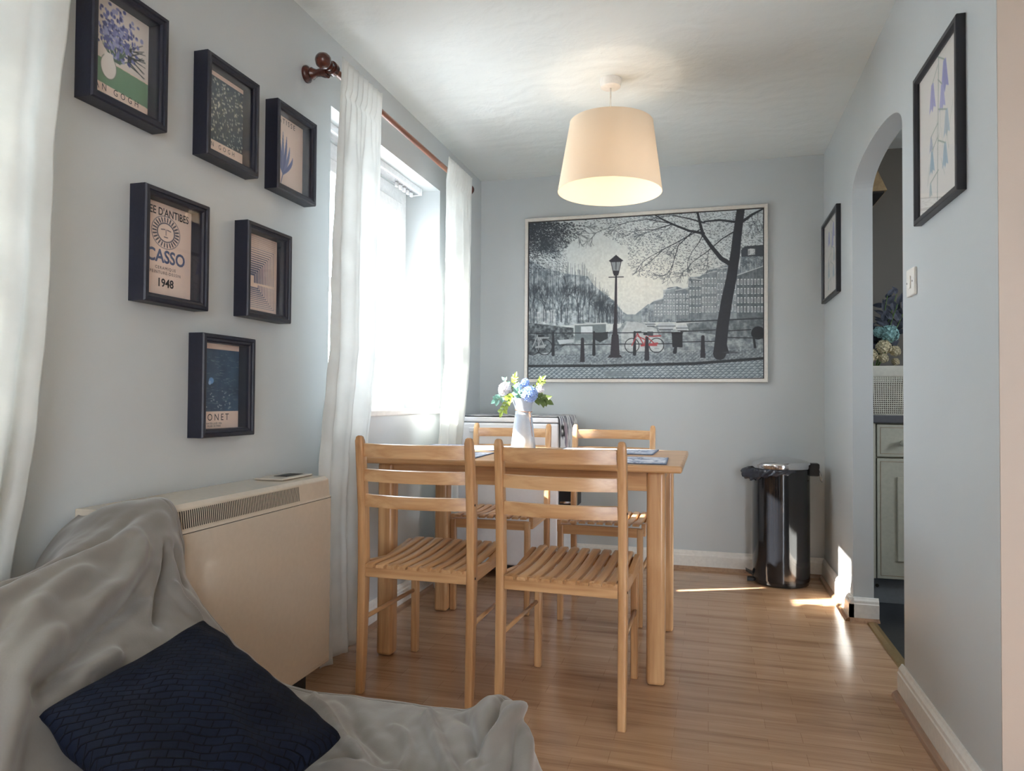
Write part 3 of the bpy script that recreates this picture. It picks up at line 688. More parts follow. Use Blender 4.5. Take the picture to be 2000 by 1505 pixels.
    # litter bin
    P.poly(cs([(1232, 1045), (1312, 1045), (1312, 1150), (1238, 1150)]), (38, 42, 48)); P.poly(cs([(1228, 1035), (1318, 1035), (1312, 1050), (1232, 1050)]), (30, 34, 40)); path([(1262, 1150), (1256, 1185)], 22, 30)
    # bicycles
    def bike(x1, x2, y, r, fc, tc):
        for x in (x1, x2): P.disc(*c(x, y), r*k, r*k, tc, ring=5*k*1.3)
        a, b, s_, h_ = (x1, y), (x2, y), ((x1+x2)/2+15, y-70), (x1+42, y-90); bb = ((x1+x2)/2, y)
        for p, q in ((h_, bb), (h_, (x1, y)), (s_, bb), (b, bb), (b, s_), ((h_[0]+3, h_[1]+20), (s_[0], s_[1]+30))): P.line(c(*p), c(*q), 7*k*1.2, fc)
        P.line(c(b[0]-55, y-70), c(b[0]+30, y-72), 9*k*1.2, fc); P.line(c(bb[0]-20, y), c(b[0]+5, y-14), 16*k, fc)
        P.line(c(h_[0]-12, h_[1]-12), c(h_[0]+26, h_[1]-14), 3, (40, 44, 50)); P.line(c(s_[0]-14, s_[1]-16), c(s_[0]+22, s_[1]-16), 6, (40, 44, 50))
    bike(935, 1120, 1135, 54, (172, 78, 82), (46, 50, 56)); P.poly(cs([(1050, 1030), (1095, 1030), (1095, 1062), (1050, 1062)]), (70, 76, 82))
    path([(1048, 1080), (1048, 1235)], 22, 34, (50, 50, 58))
    bike(150, 250, 1145, 60, (160, 166, 170), (40, 44, 50))
    P.a *= (1+(nf[..., None]-.5)*.10)
    P.a = 255*(P.a/255)**1.04
    P.a = np.clip(P.a, 0, 255)
fr = empty('framed_canal_photograph', (-1.095, YB, 2.086), label='large silver framed black and white canal photograph with one red bicycle', cat='picture')
ring(MB(), (0, 0, 0), (1, 0, 0), (0, 0, -1), (0, -1, 0), 1.417, 1.010, [(0, 0), (0, .028), (.002, .030), (.018, .030), (.020, .027), (.020, .001)]).build('frame', m_silver, fr)
ring(MB(), (.020, 0, -.020), (1, 0, 0), (0, 0, -1), (0, -1, 0), 1.377, .970, [(0, .001), (0, .018), (.005, .018), (.005, .001)]).build('black_slip', m_black, fr)
slab((0, 0, 0), (1, 0, 0), (0, 0, -1), (0, -1, 0), .01, 1.407, .01, 1.0, .001, .012).build('backing_board', m_black, fr)
P_ = Paint(660, 460, (180, 186, 188)); p_canal(P_)
P_.mesh('canvas_print', m_canvas, fr, (.0245, -.015, -.0245), (1, 0, 0), (0, 0, -1), 1.368, .961)

# small dark edged frame on the left wall, mostly behind the far curtain
fr = empty('picture_frame', (WL, 3.70, 1.76), label='narrow dark edged frame on the left wall, mostly behind the far curtain', cat='picture')
ring(MB(), (0, 0, 0), (0, 1, 0), (0, 0, -1), (1, 0, 0), .16, .52, [(0, 0), (0, .012), (.01, .012), (.01, .001)]).build('frame', m_black, fr)
slab((0, 0, 0), (0, 1, 0), (0, 0, -1), (1, 0, 0), .008, .152, .008, .512, .001, .006).build('print', plain('grey_card', (150, 156, 160), .6), fr)

# ------------------------------------------------------------------ curtain rod and curtains
RX, RZ = -1.285, 2.135
rod = empty('curtain_rod', (RX, 2.18, RZ), label='brown wooden curtain rod with round finials above the window', cat='curtain rod')
ry = Matrix.Rotation(-PI/2, 4, 'X')      # z -> y
MB().lathe([(.0125, 0), (.0125, 1.50)], n=20, m=ry).build('rod', m_rodlight, rod, smooth=False)
autosmooth(rod.children[0])
def finial(s, yoff):
    prof = [(.0, -.066), (.011, -.064), (.021, -.056), (.0275, -.042), (.0275, -.030), (.021, -.018), (.012, -.012), (.012, -.008), (.019, -.006), (.019, .000), (.013, .003), (.013, .014)]
    m = Matrix.Translation((0, yoff, 0)) @ (ry if s > 0 else ry @ Matrix.Rotation(PI, 4, 'X'))
    o = MB().lathe(prof, n=28, m=m).build('finial', m_rodwood, rod); autosmooth(o, 50)
finial(1, 0.02); finial(-1, 1.50)
rx = Matrix.Rotation(PI/2, 4, 'Y')
def bracket(yoff):
    prof = [(.030, 0), (.030, .008), (.024, .014), (.018, .018), (.022, .026), (.017, .034), (.013, .045), (.015, .060), (.020, .072), (.022, .085)]
    m = Matrix.Translation((WL-RX, yoff, -.008)) @ rx
    o = MB().lathe(prof, n=24, m=m).lathe([(.024, -.010), (.024, .010), (.017, .012), (.017, -.012), (.024, -.010)], n=24, m=Matrix.Translation((0, yoff, 0)) @ ry, cap=False).build('bracket', m_rodwood, rod)
    autosmooth(o, 50)
bracket(.045); bracket(1.478)
def curtain(name, label, prof, xc, nf, seed, amp=.022, gather=.115):
    """prof: [(z, y0, y1)] from top to bottom"""
    R = random.Random(seed); nu, nv = 150, 90; ph = [R.uniform(0, 6.28) for _ in range(6)]
    zs = [p[0] for p in prof]; ztop, zbot = zs[0], zs[-1]; vs = []
    for j in range(nv+1):
        z = ztop+(zbot-ztop)*j/nv
        y0 = np.interp(-z, [-a for a in zs], [p[1] for p in prof]); y1 = np.interp(-z, [-a for a in zs], [p[2] for p in prof])
        t = (ztop-z); g = min(1, max(0, (t-gather)/.25)); down = t/(ztop-zbot)
        for i in range(nu+1):
            s = i/nu; s2 = s+.02*math.sin(5*s+ph[0]+down*1.5)
            a = 2*PI*nf*s2+ph[1]+.9*math.sin(2.2*down+ph[2])
            big = math.sin(a)+.35*math.sin(2*a+ph[3]+down*2)+.25*math.sin(.5*a+ph[4])
            fine = math.sin(2*PI*nf*3.2*s+ph[5])
            edge = min(1, 6*s, 6*(1-s))
            x = xc-.05*min(1, max(0, (1.15-z)/.6))+amp*(.35+.65*down**.5)*big*g*edge+.0065*fine*(1-g)*edge+.004*math.sin(40*z+9*s)*g*.3
            x -= .010*math.exp(-((t-gather)/.012)**2)*edge
            vs.append((x, y0+(y1-y0)*s+.006*math.cos(a)*g*edge, z+(.004*math.sin(2*PI*nf*3.2*s) if j == 0 else 0)))
    W_ = nu+1
    fs = [(j*W_+i, j*W_+i+1, (j+1)*W_+i+1, (j+1)*W_+i) for j in range(nv) for i in range(nu)]
    o = MB().add(vs, fs).build(name, m_curtain, smooth=True)
    tag(o, label, 'curtain'); md = o.modifiers.new('t', 'SOLIDIFY'); md.thickness = .0012; return o
curtain('curtain', 'long cream curtain at the near end of the rod, reaching the floor beside the heater',
        [(2.178, 2.235, 2.555), (2.05, 2.225, 2.545), (1.5, 2.18, 2.54), (.8, 2.165, 2.52), (.03, 2.215, 2.54)], -1.252, 2.6, 4, .017)
curtain('curtain', 'sunlit white curtain at the far end of the rod, nearest the corner',
        [(2.18, 3.305, 3.665), (2.05, 3.27, 3.655), (1.6, 3.27, 3.65), (1.0, 3.27, 3.645), (.5, 3.29, 3.62), (.04, 3.28, 3.60)], -1.252, 3.2, 9, .022)
curtain('curtain', 'white backlit curtain at the left edge of the photo, behind the sofa',
        [(2.20, .55, 1.17), (1.8, .55, 1.145), (1.5, .56, 1.112), (.85, .56, 1.10), (.64, .56, 1.075), (.03, .56, 1.03)], -1.262, 5.2, 15, .026)
rod2 = empty('curtain_rod', (RX, -.3, RZ), label='curtain rod above the near window, out of the photo at the top left', cat='curtain rod')
o = MB().lathe([(.0125, 0), (.0125, 1.55)], n=16, m=ry).build('rod', m_rodlight, rod2); autosmooth(o)
for yo in (.03, 1.30):
    m = Matrix.Translation((WL-RX, yo, -.008)) @ rx
    MB().lathe([(.030, 0), (.030, .008), (.018, .018), (.013, .05), (.022, .09)], n=20, m=m).build('bracket', m_rodwood, rod2)

# blind head rail under the window head
bl = empty('blind_headrail', (-1.50, 2.44, 2.085), label='white metal blind head rail fixed under the window head', cat='blind')
MB().box(-.028, .028, 0, 1.03, -.032, 0).build('rail', m_upvc, bl, bevel=.003)
MB().box(-.018, .018, .005, 1.025, -.037, -.0325).build('track_slot', m_chrome, bl)
MB().box(-.030, .030, 1.031, 1.045, -.036, .0).build('end_cap', m_upvc, bl, bevel=.002)
for i in range(5): MB().box(-.006, .006, .78+.045*i, .80+.045*i, -.060, -.0375).build('carrier', m_upvc, bl, bevel=.002)

# ------------------------------------------------------------------ storage heater
ht = empty('storage_heater', (WL, 1.29, 0), label='cream storage heater with a black slotted grille under the picture frames', cat='heater')
HL = .795; hx1 = .200
mb = MB(); pr = [(.02, .115), (hx1, .115), (hx1, .648), (hx1-.004, .652), (hx1-.010, .704), (hx1-.022, .714), (.004, .714), (.004, .115)]
k = len(pr); vs = [(x, y, z) for y in (0, HL) for x, z in pr]
mb.add(vs, [tuple(range(k)), tuple(reversed(range(k, 2*k)))]+[(i, (i+1) % k, k+(i+1) % k, k+i) for i in range(k)])
mb.build('body', m_cream, ht, bevel=.003)
MB().box(hx1-.001, hx1+.0006, .001, HL-.001, .6452, .6466).build('seam', m_darkslot, ht)
MB().box(hx1-.0005, hx1+.0025, .012, HL-.008, .125, .6446).build('front_panel', m_cream, ht, bevel=.002)
g0, g1 = .08, .615
gb = MB(); sl = lambda z: hx1-.004-(z-.652)/.052*.006
gb.add([(sl(z)+d, y, z) for y in (g0, g1) for d in (.0002, .0012) for z in (.657, .699)], [(0, 1, 3, 2), (4, 6, 7, 5), (2, 3, 7, 6), (0, 4, 5, 1), (0, 2, 6, 4), (1, 5, 7, 3)])
go = gb.build('grille', m_darkslot, ht)
fins = MB(); nn_ = 74
for i in range(nn_+1):
    y = g0+(g1-g0)*i/nn_
    fins.add([(sl(z)+d, yy, z) for yy in (y-.0012, y+.0012) for d in (.0011, .0022) for z in (.656, .700)], [(0, 1, 3, 2), (4, 6, 7, 5), (2, 3, 7, 6), (0, 4, 5, 1), (0, 2, 6, 4), (1, 5, 7, 3)])
fins.build('grille_fins', m_cream, go)
MB().box(.035, .135, .615, HL-.006, .7145, .721).build('control_cover', m_cream, ht, bevel=.003)
MB().box(.065, .112, .675, .765, .7212, .7222).build('control_window', m_darkslot, ht)
for y in (.08, .66): MB().box(.03, .16, y, y+.06, 0, .1145).build('foot', m_bplastic, ht)

# ------------------------------------------------------------------ sofa, throw and cushion
sofa = empty('sofa', (-.75, .60, 0), label='low sofa under the grey throw in the near left corner', cat='sofa')
def rbox(name, x0, x1, y0, y1, z0, z1, mat, par, b):
    return autosmooth(MB().box(x0, x1, y0, y1, z0, z1).build(name, mat, par, bevel=b, seg=3), 60)
rbox('seat', -.33, .40, -.70, .66, .07, .30, m_sofa, sofa, .03)
rbox('backrest', -.425, -.345, -.70, .58, .07, .55, m_sofa, sofa, .03)
for x, y in ((-.38, -.65), (.35, -.65), (-.38, .55), (.35, .60)): MB().box(x-.02, x+.02, y-.02, y+.02, 0, .069).build('foot', m_bplastic, sofa)

NET = [  # rows far -> near; each row from the wall over the backrest to the front edge
 [(-1.376,1.300,.700),(-1.29,1.385,.719),(-1.195,1.365,.722),(-1.160,1.365,.640),(-1.145,1.350,.560),(-1.06,1.335,.485),(-.96,1.325,.415),(-.85,1.328,.357),(-.62,1.333,.350),(-.47,1.335,.350),(-.385,1.335,.385),(-.345,1.275,.385),(-.282,1.215,.300),(-.275,1.20,.18),(-.27,1.19,.05)],
 [(-1.378,1.235,.655),(-1.29,1.28,.716),(-1.205,1.28,.710),(-1.145,1.29,.665),(-1.09,1.28,.585),(-1.01,1.26,.490),(-.92,1.25,.410),(-.82,1.25,.362),(-.63,1.26,.356),(-.47,1.25,.362),(-.385,1.25,.405),(-.33,1.215,.395),(-.262,1.160,.310),(-.25,1.14,.18),(-.245,1.13,.05)],
 [(-1.372,1.185,.590),(-1.29,1.19,.665),(-1.195,1.18,.680),(-1.125,1.18,.645),(-1.06,1.17,.570),(-.97,1.15,.480),(-.90,1.14,.405),(-.80,1.14,.365),(-.63,1.14,.352),(-.49,1.13,.350),(-.38,1.12,.362),(-.31,1.10,.355),(-.242,1.07,.300),(-.23,1.05,.18),(-.225,1.04,.05)],
 [(-1.23,1.09,.55),(-1.222,1.07,.62),(-1.185,1.05,.660),(-1.125,1.04,.635),(-1.05,1.03,.585),(-.96,1.01,.480),(-.89,1.0,.405),(-.79,1.0,.365),(-.63,1.0,.350),(-.49,.99,.345),(-.38,.98,.350),(-.30,.97,.345),(-.235,.95,.290),(-.22,.94,.18),(-.215,.93,.05)],
 [(-1.215,.92,.53),(-1.205,.91,.60),(-1.170,.90,.638),(-1.115,.89,.620),(-1.04,.88,.575),(-.955,.87,.475),(-.88,.86,.400),(-.78,.85,.360),(-.63,.85,.348),(-.49,.84,.342),(-.38,.83,.345),(-.30,.82,.340),(-.23,.81,.285),(-.215,.80,.18),(-.21,.79,.05)],
 [(-1.21,.76,.50),(-1.20,.75,.58),(-1.168,.74,.615),(-1.11,.73,.600),(-1.035,.72,.565),(-.95,.71,.470),(-.87,.70,.395),(-.78,.70,.355),(-.63,.69,.345),(-.49,.68,.340),(-.38,.67,.340),(-.30,.67,.335),(-.225,.66,.280),(-.21,.65,.18),(-.205,.64,.05)],
 [(-1.23,.45,.48),(-1.215,.45,.585),(-1.175,.44,.640),(-1.11,.43,.630),(-1.035,.43,.555),(-.95,.42,.460),(-.87,.42,.390),(-.78,.42,.350),(-.63,.41,.342),(-.49,.40,.337),(-.38,.40,.337),(-.30,.40,.330),(-.22,.40,.275),(-.205,.39,.18),(-.20,.39,.05)],
 [(-1.23,.05,.48),(-1.215,.05,.58),(-1.175,.05,.635),(-1.11,.05,.625),(-1.035,.05,.55),(-.95,.05,.455),(-.87,.05,.385),(-.78,.05,.348),(-.63,.05,.340),(-.49,.05,.335),(-.38,.05,.335),(-.30,.05,.33),(-.22,.05,.275),(-.205,.05,.18),(-.20,.05,.05)]]
def catmull(pts, t):
    n = len(pts)-1; i = min(int(t*n), n-1); f = t*n-i
    p = [pts[max(0, min(n, i+d))] for d in (-1, 0, 1, 2)]
    return .5*((2*p[1])+(-p[0]+p[2])*f+(2*p[0]-5*p[1]+4*p[2]-p[3])*f*f+(-p[0]+3*p[1]-3*p[2]+p[3])*f**3)
net = np.array(NET, float)
FOLDS = [  # (u, v) polyline over the cloth, width and height in metres
 ([(.175,.10),(.182,.30),(.186,.42),(.19,.60),(.19,.9)], .016, .014), ([(.150,.16),(.158,.30),(.160,.45),(.16,.6)], .012, -.012),
 ([(.200,.247),(.235,.305),(.265,.368),(.282,.447)], .017, .030), ([(.262,.300),(.290,.375),(.308,.463),(.319,.532),(.327,.60)], .020, -.036),
 ([(.232,.160),(.254,.185),(.288,.262),(.315,.321)], .012, -.026), ([(.288,.200),(.312,.205),(.346,.165)], .010, .014), ([(.24,.12),(.27,.13),(.30,.14)], .010, -.014),
 ([(.290,.52),(.312,.60),(.350,.66),(.39,.70)], .020, .026), ([(.331,.52),(.331,.44)], .013, .020), ([(.345,.50),(.345,.43)], .010, -.014),
 ([(.215,.40),(.235,.49),(.262,.57)], .020, .020), ([(.24,.55),(.27,.66),(.31,.76)], .025, -.024), ([(.24,.70),(.28,.80)], .025, .026),
 ([(.523,.08),(.530,.147),(.565,.258),(.612,.34)], .009, .018), ([(.545,.09),(.575,.22),(.62,.30)], .013, -.014),
 ([(.62,.10),(.627,.153),(.677,.268),(.704,.32)], .009, .018), ([(.60,.184),(.635,.258),(.646,.32)], .009, .010), ([(.655,.10),(.69,.20),(.73,.27)], .012, -.018),
 ([(.78,.03),(.777,.12),(.755,.20),(.719,.279)], .012, .024), ([(.72,.05),(.735,.12),(.735,.20)], .012, -.018), ([(.80,.08),(.81,.2),(.80,.35)], .012, .014), ([(.795,.15),(.79,.28)], .009, -.012),
 ([(.58,.36),(.66,.35),(.74,.33)], .012, .014), ([(.48,.10),(.50,.2),(.52,.3)], .014, .010)]
NU, NV = 280, 260
rows = [[catmull(net[r], i/NU) for i in range(NU+1)] for r in range(len(NET))]
rows = np.array(rows); G = np.array([[catmull(rows[:, i], (j/NV)**1.0) for i in range(NU+1)] for j in range(NV+1)])
du = np.gradient(G, axis=1); dv = np.gradient(G, axis=0); nrm = np.cross(du, dv); nrm /= np.linalg.norm(nrm, axis=2, keepdims=True)+1e-9
if nrm[NV//2, NU//2, 2] < 0: nrm = -nrm
disp = np.zeros(G.shape[:2])
for poly, wd, ht_ in FOLDS:
    m_ = 45*(len(poly)-1); dmin = None
    for q in range(m_+1):
        c_ = catmull(np.array(poly), q/m_); gu, gv = min(max(c_[0], 0), .9999)*NU, min(max(c_[1], 0), .9999)*NV; iu, iv = int(gu), int(gv); fu, fv = gu-iu, gv-iv
        P3 = (G[iv, iu]*(1-fu)+G[iv, iu+1]*fu)*(1-fv)+(G[iv+1, iu]*(1-fu)+G[iv+1, iu+1]*fu)*fv
        d_ = np.sqrt(((G-P3)**2).sum(2)+(.9*wd*abs(2*q/m_-1)**3)**2); dmin = d_ if dmin is None else np.minimum(dmin, d_)
    disp += ht_*np.exp(-(dmin/wd)**2)
for seed, sc_, amp in ((1, 7, .010), (2, 16, .006), (3, 34, .0022)):
    disp += amp*np.array([[noise.noise(Vector((p[0]*sc_*1.3+seed*9, p[1]*sc_*.8, p[2]*sc_))) for p in row] for row in G])
ucoord = np.linspace(0, 1, NU+1)[None, :]; vco = np.linspace(0, 1, NV+1)[:, None]
disp += .0016*np.exp(-((vco-.022)/.004)**2)-.003*np.exp(-((vco-.033)/.0022)**2)      # stitched hem
damp = np.clip(vco/.05, 0, 1)*.6+.4
wallside = np.clip((ucoord-.02)/.12, 0, 1)
G2 = G+nrm*(disp*damp*wallside)[..., None]+nrm*.004
W_ = NU+1; fs = [(j*W_+i, j*W_+i+1, (j+1)*W_+i+1, (j+1)*W_+i) for j in range(NV) for i in range(NU)]
thr = MB().add([tuple(p) for p in G2.reshape(-1, 3)], fs).build('sofa_throw', m_throw, smooth=True)
md = thr.modifiers.new('t', 'SOLIDIFY'); md.thickness = .003; md.offset = 1
tag(thr, 'rumpled grey throw draped over the sofa and the end of the heater', 'throw')

def cushion_mat():
    a = Mat('navy_woven_velvet'); tc = a.node('ShaderNodeTexCoord'); br = a.node('ShaderNodeTexBrick'); a.link(tc.outputs['UV'], br.inputs['Vector'])
    br.offset = .5; br.inputs['Scale'].default_value = 1; br.inputs['Brick Width'].default_value = .030; br.inputs['Row Height'].default_value = .0135
    br.inputs['Mortar Size'].default_value = .0016; br.inputs['Mortar Smooth'].default_value = .6
    br.inputs['Color1'].default_value = (.8, .8, .8, 1); br.inputs['Color2'].default_value = (1, 1, 1, 1); br.inputs['Mortar'].default_value = (0, 0, 0, 1)
    nz = a.node('ShaderNodeTexNoise', i_Scale=7.0, i_Detail=4.0); a.link(tc.outputs['Object'], nz.inputs['Vector'])
    mm = a.node('ShaderNodeMixRGB', blend_type='MULTIPLY'); a.link(br.outputs['Fac'], mm.inputs[0]); mm.inputs[2].default_value = (.25, .25, .28, 1)
    a.link(a.ramp(nz.outputs[0], [(.3, lin((11, 15, 27))), (.7, lin((17, 24, 41)))]), mm.inputs[1]); a.link(mm.outputs[0], a.b.inputs['Base Color'])
    a.b.inputs['Roughness'].default_value = .8; a.b.inputs['Specular IOR Level'].default_value = .12
    a.bump(br.outputs['Color'], 1.0, .0035); return a.m
cl, ct, cr = Vector((-.955, .822, .500)), Vector((-.945, 1.178, .540)), Vector((-.560, 1.040, .422)); cb_ = cl+cr-ct+Vector((-.01, 0, .01))
n = 70; vs = []; uvs = []
e1 = (cr-cl).normalized(); nn = ((cr-cl).cross(ct-cb_)); nn = nn.normalized(); nn = nn if nn.z > 0 else -nn
Lu, Lv = (ct-cl).length, (cr-ct).length
for side in (1, -1):
    for j in range(n+1):
        for i in range(n+1):
            s, t = i/n, j/n
            ss = .5+(s-.5)*(1-.10*(1-(2*t-1)**2)*abs(2*s-1)**1.5); tt = .5+(t-.5)*(1-.10*(1-(2*s-1)**2)*abs(2*t-1)**1.5)
            p = cl*(1-ss)*(1-tt)+ct*ss*(1-tt)+cr*ss*tt+cb_*(1-ss)*tt
            b = (max(0, 1-(2*s-1)**2)*max(0, 1-(2*t-1)**2))**.40*(1+.10*math.exp(-((s-.5)**2+(t-.45)**2)/.04))
            b += .06*noise.noise(Vector((s*5, t*5, 3)))*b+.03*noise.noise(Vector((s*13, t*11, 7)))*b
            wob = .006*noise.noise(Vector((s*7, t*7, 11))); p = p+(cr-cl).normalized()*wob+Vector((0, 0, wob)); cn = (abs(2*s-1)*abs(2*t-1))**10; p = p.lerp((cl+ct+cr+cb_)/4, .045*cn)
            vs.append(p+nn*side*.052*b); uvs.append((s*.36*.62+t*.46*.78, -s*.36*.78+t*.46*.62+.5))
W_ = n+1; fs = []
for q in (0, 1):
    o_ = q*W_*W_
    for j in range(n):
        for i in range(n):
            f = (o_+j*W_+i, o_+j*W_+i+1, o_+(j+1)*W_+i+1, o_+(j+1)*W_+i); fs.append(f if q == 0 else f[::-1])
cu = MB().add(vs, fs).build('cushion', cushion_mat(), smooth=True, fix=False)
uvl = cu.data.uv_layers.new(name='UVMap')
for lp in cu.data.loops: uvl.data[lp.index].uv = uvs[lp.vertex_index]
bm = bmesh.new(); bm.from_mesh(cu.data); bmesh.ops.remove_doubles(bm, verts=bm.verts, dist=.0004); bmesh.ops.recalc_face_normals(bm, faces=bm.faces); bm.to_mesh(cu.data); bm.free()
tag(cu, 'dark navy velvet cushion with a brick weave, lying on the grey throw', 'cushion')

# ------------------------------------------------------------------ dining table
tb = empty('dining_table', (-.676, 2.785, 0), label='rectangular honey coloured wooden dining table under the pendant lamp', cat='table')
TX, TY, TZ = .592, .385, .752
autosmooth(MB().box(-TX, TX, -TY, TY, TZ-.024, TZ).build('tabletop', m_wx, tb, bevel=.007, seg=4), 60)
ax, ay = .500, .30
for s in (-1, 1):
    MB().box(-ax, ax, s*ay-.010, s*ay+.010, TZ-.095, TZ-.0245).build('apron', m_wx, tb, bevel=.002)
    MB().box(s*ax-.010, s*ax+.010, -ay+.011, ay-.011, TZ-.095, TZ-.0245).build('end_apron', m_wy, tb, bevel=.002)
for sx in (-1, 1):
    for sy in (-1, 1):
        o = MB().box(-.031, .031, -.031, .031, .002, TZ-.0242).build('leg', m_wz, tb, bevel=.013, seg=4); autosmooth(o, 50)
        for v in o.data.vertices: v.co.x += sx*.503; v.co.y += sy*.292

# ------------------------------------------------------------------ dining chairs
SW = .408          # width over the back legs
def make_chair():
    root = empty('dining_chair')
    # local: sitter faces +y, back legs at y=0, front legs at y=.41
    for s in (-1, 1):
        path = [(.004, 0, .024, .028), (.012, .10, .026, .034), (.020, .30, .027, .040), (.022, .43, .027, .042), (.016, .60, .027, .038), (-.008, .80, .027, .032), (-.014, .828, .026, .028), (-.016, .842, .020, .018), (-.0165, .846, .010, .009)]
        mb = MB(); vs = []; K = 12
        for y, z, wx, wy in path:
            for k in range(K):
                a = 2*PI*(k+.5)/K; cx, cy = math.cos(a), math.sin(a); e = .26
                vs.append((s*(SW/2-.0135)+wx/2*math.copysign(abs(cx)**e, cx)*1.0, y+wy/2*math.copysign(abs(cy)**e, cy), z+.001))
        n_ = len(path)
        fs = [(i*K+k, i*K+(k+1) % K, (i+1)*K+(k+1) % K, (i+1)*K+k) for i in range(n_-1) for k in range(K)]+[tuple(range(K)), tuple((n_-1)*K+k for k in range(K))]
        autosmooth(mb.add(vs, fs).build('leg', m_wz, root), 50)
        for z in (.405, .635): pass
    xi = SW/2-.027
    for s in (-1, 1):
        o = MB().box(s*(SW/2-.030)-.0125, s*(SW/2-.030)+.0125, .395, .425, .001, .418).build('leg', m_wz, root, bevel=.004); autosmooth(o, 50)
    # three gently bowed back rails
    for z0, z1, yb in ((.778, .822, -.006), (.697, .738, .000), (.613, .654, .008)):
        vs = []; n_ = 20
        for i in range(n_+1):
            t = 2*i/n_-1; x = t*xi; bow = -.030*(1-t*t)
            for (dy, z) in ((-.008, z0), (.008, z0), (.009, (z0+z1)/2), (.006, z1-.002), (.002, z1), (-.006, z1-.002), (-.008, (z0+z1)/2)): vs.append((x, yb+bow*1.0+dy, z))
        K = 7; fs = [(i*K+k, i*K+(k+1) % K, (i+1)*K+(k+1) % K, (i+1)*K+k) for i in range(n_) for k in range(K)]+[tuple(range(K)), tuple(n_*K+k for k in range(K))]
        autosmooth(MB().add(vs, fs).build('back_rail', m_wx, root), 40)
    # seat frame: rear, front and side rails
    MB().box(-xi, xi, .006, .024, .380, .424).build('rear_rail', m_wx, root, bevel=.002)
    MB().box(-xi+.004, xi-.004, .404, .420, .380, .420).build('front_rail', m_wx, root, bevel=.002)
    for s in (-1, 1):
        vs = []
        for x in (s*(SW/2-.018)-.009, s*(SW/2-.018)+.009):
            for y, a, b in ((.045, .378, .428), (.20, .380, .412), (.39, .382, .436)): vs += [(x, y, a), (x, y, b)]
        fs = [(0, 2, 3, 1), (2, 4, 5, 3), (6, 7, 9, 8), (8, 9, 11, 10), (0, 1, 7, 6), (4, 10, 11, 5), (1, 3, 9, 7), (3, 5, 11, 9), (0, 6, 8, 2), (2, 8, 10, 4)]
        MB().add(vs, fs).build('side_rail', m_wy, root, bevel=.002)
        MB().tube([(s*(SW/2-.020), .03, .242), (s*(SW/2-.026), .40, .236)], .0075, 10).build('stretcher', m_wy, root, smooth=True)
    # seat of nine dished slats
    sm = MB(); NS = 9; pitch = (2*xi-.004)/NS; L0, L1 = -.012, .420; n_ = 22
    for q in range(NS):
        xc = -xi+.002+pitch*(q+.5); hw = pitch/2-.0056; vs = []
        for i in range(n_+1):
            t = i/n_; y = L0+(L1-L0)*t; z = .430+.012*t-.009*math.sin(PI*min(1, t*1.1))
            zr = z
            if i == 0 or i == n_: zr -= .004
            e = .0035
            for dx, dz in ((-hw, -.014), (hw, -.014), (hw, -e), (hw-e, 0), (-hw+e, 0), (-hw, -e)):
                vs.append((xc+dx, y, z+dz if dz < -.01 else zr+dz))
        K = 6; fs = [(i*K+k, i*K+(k+1) % K, (i+1)*K+(k+1) % K, (i+1)*K+k) for i in range(n_) for k in range(K)]+[tuple(range(K)), tuple(n_*K+k for k in range(K))]
        sm.add(vs, fs)
    autosmooth(sm.build('seat', m_wy, root), 45)
    # dark joint pins
    for s in (-1, 1):
        MB().lathe([(.004, 0), (.004, .0012)], n=10, m=Matrix.Translation((s*(SW/2+.0001), .014, .40)) @ (Matrix.Rotation(s*PI/2, 4, 'Y'))).build('joint_pin', m_darkslot, root)
        MB().lathe([(.004, 0), (.004, .0012)], n=10, m=Matrix.Translation((s*(SW/2+.0001), .006, .633)) @ (Matrix.Rotation(s*PI/2, 4, 'Y'))).build('joint_pin', m_darkslot, root)
    return root
ch = make_chair()
for i, (x, y, rz, lb) in enumerate((
    (-.917, 2.135, -.010, 'wooden slatted dining chair with its back to the camera, on the left beside the curtain'),
    (-.435, 2.115, -.030, 'wooden slatted dining chair with its back to the camera, on the right'),
    (-.975, 3.515, PI+.035, 'wooden dining chair across the table in front of the white fridge'),
    (-.452, 3.500, PI-.01, 'wooden dining chair across the table in front of the back wall'))):
    o = ch if i == 0 else copy_tree(ch)
    o.location = (x, y, 0); o.rotation_euler = (0, 0, rz); o['label'] = lb; o['category'] = 'chair'; o['group'] = 'slatted dining chairs around the table'

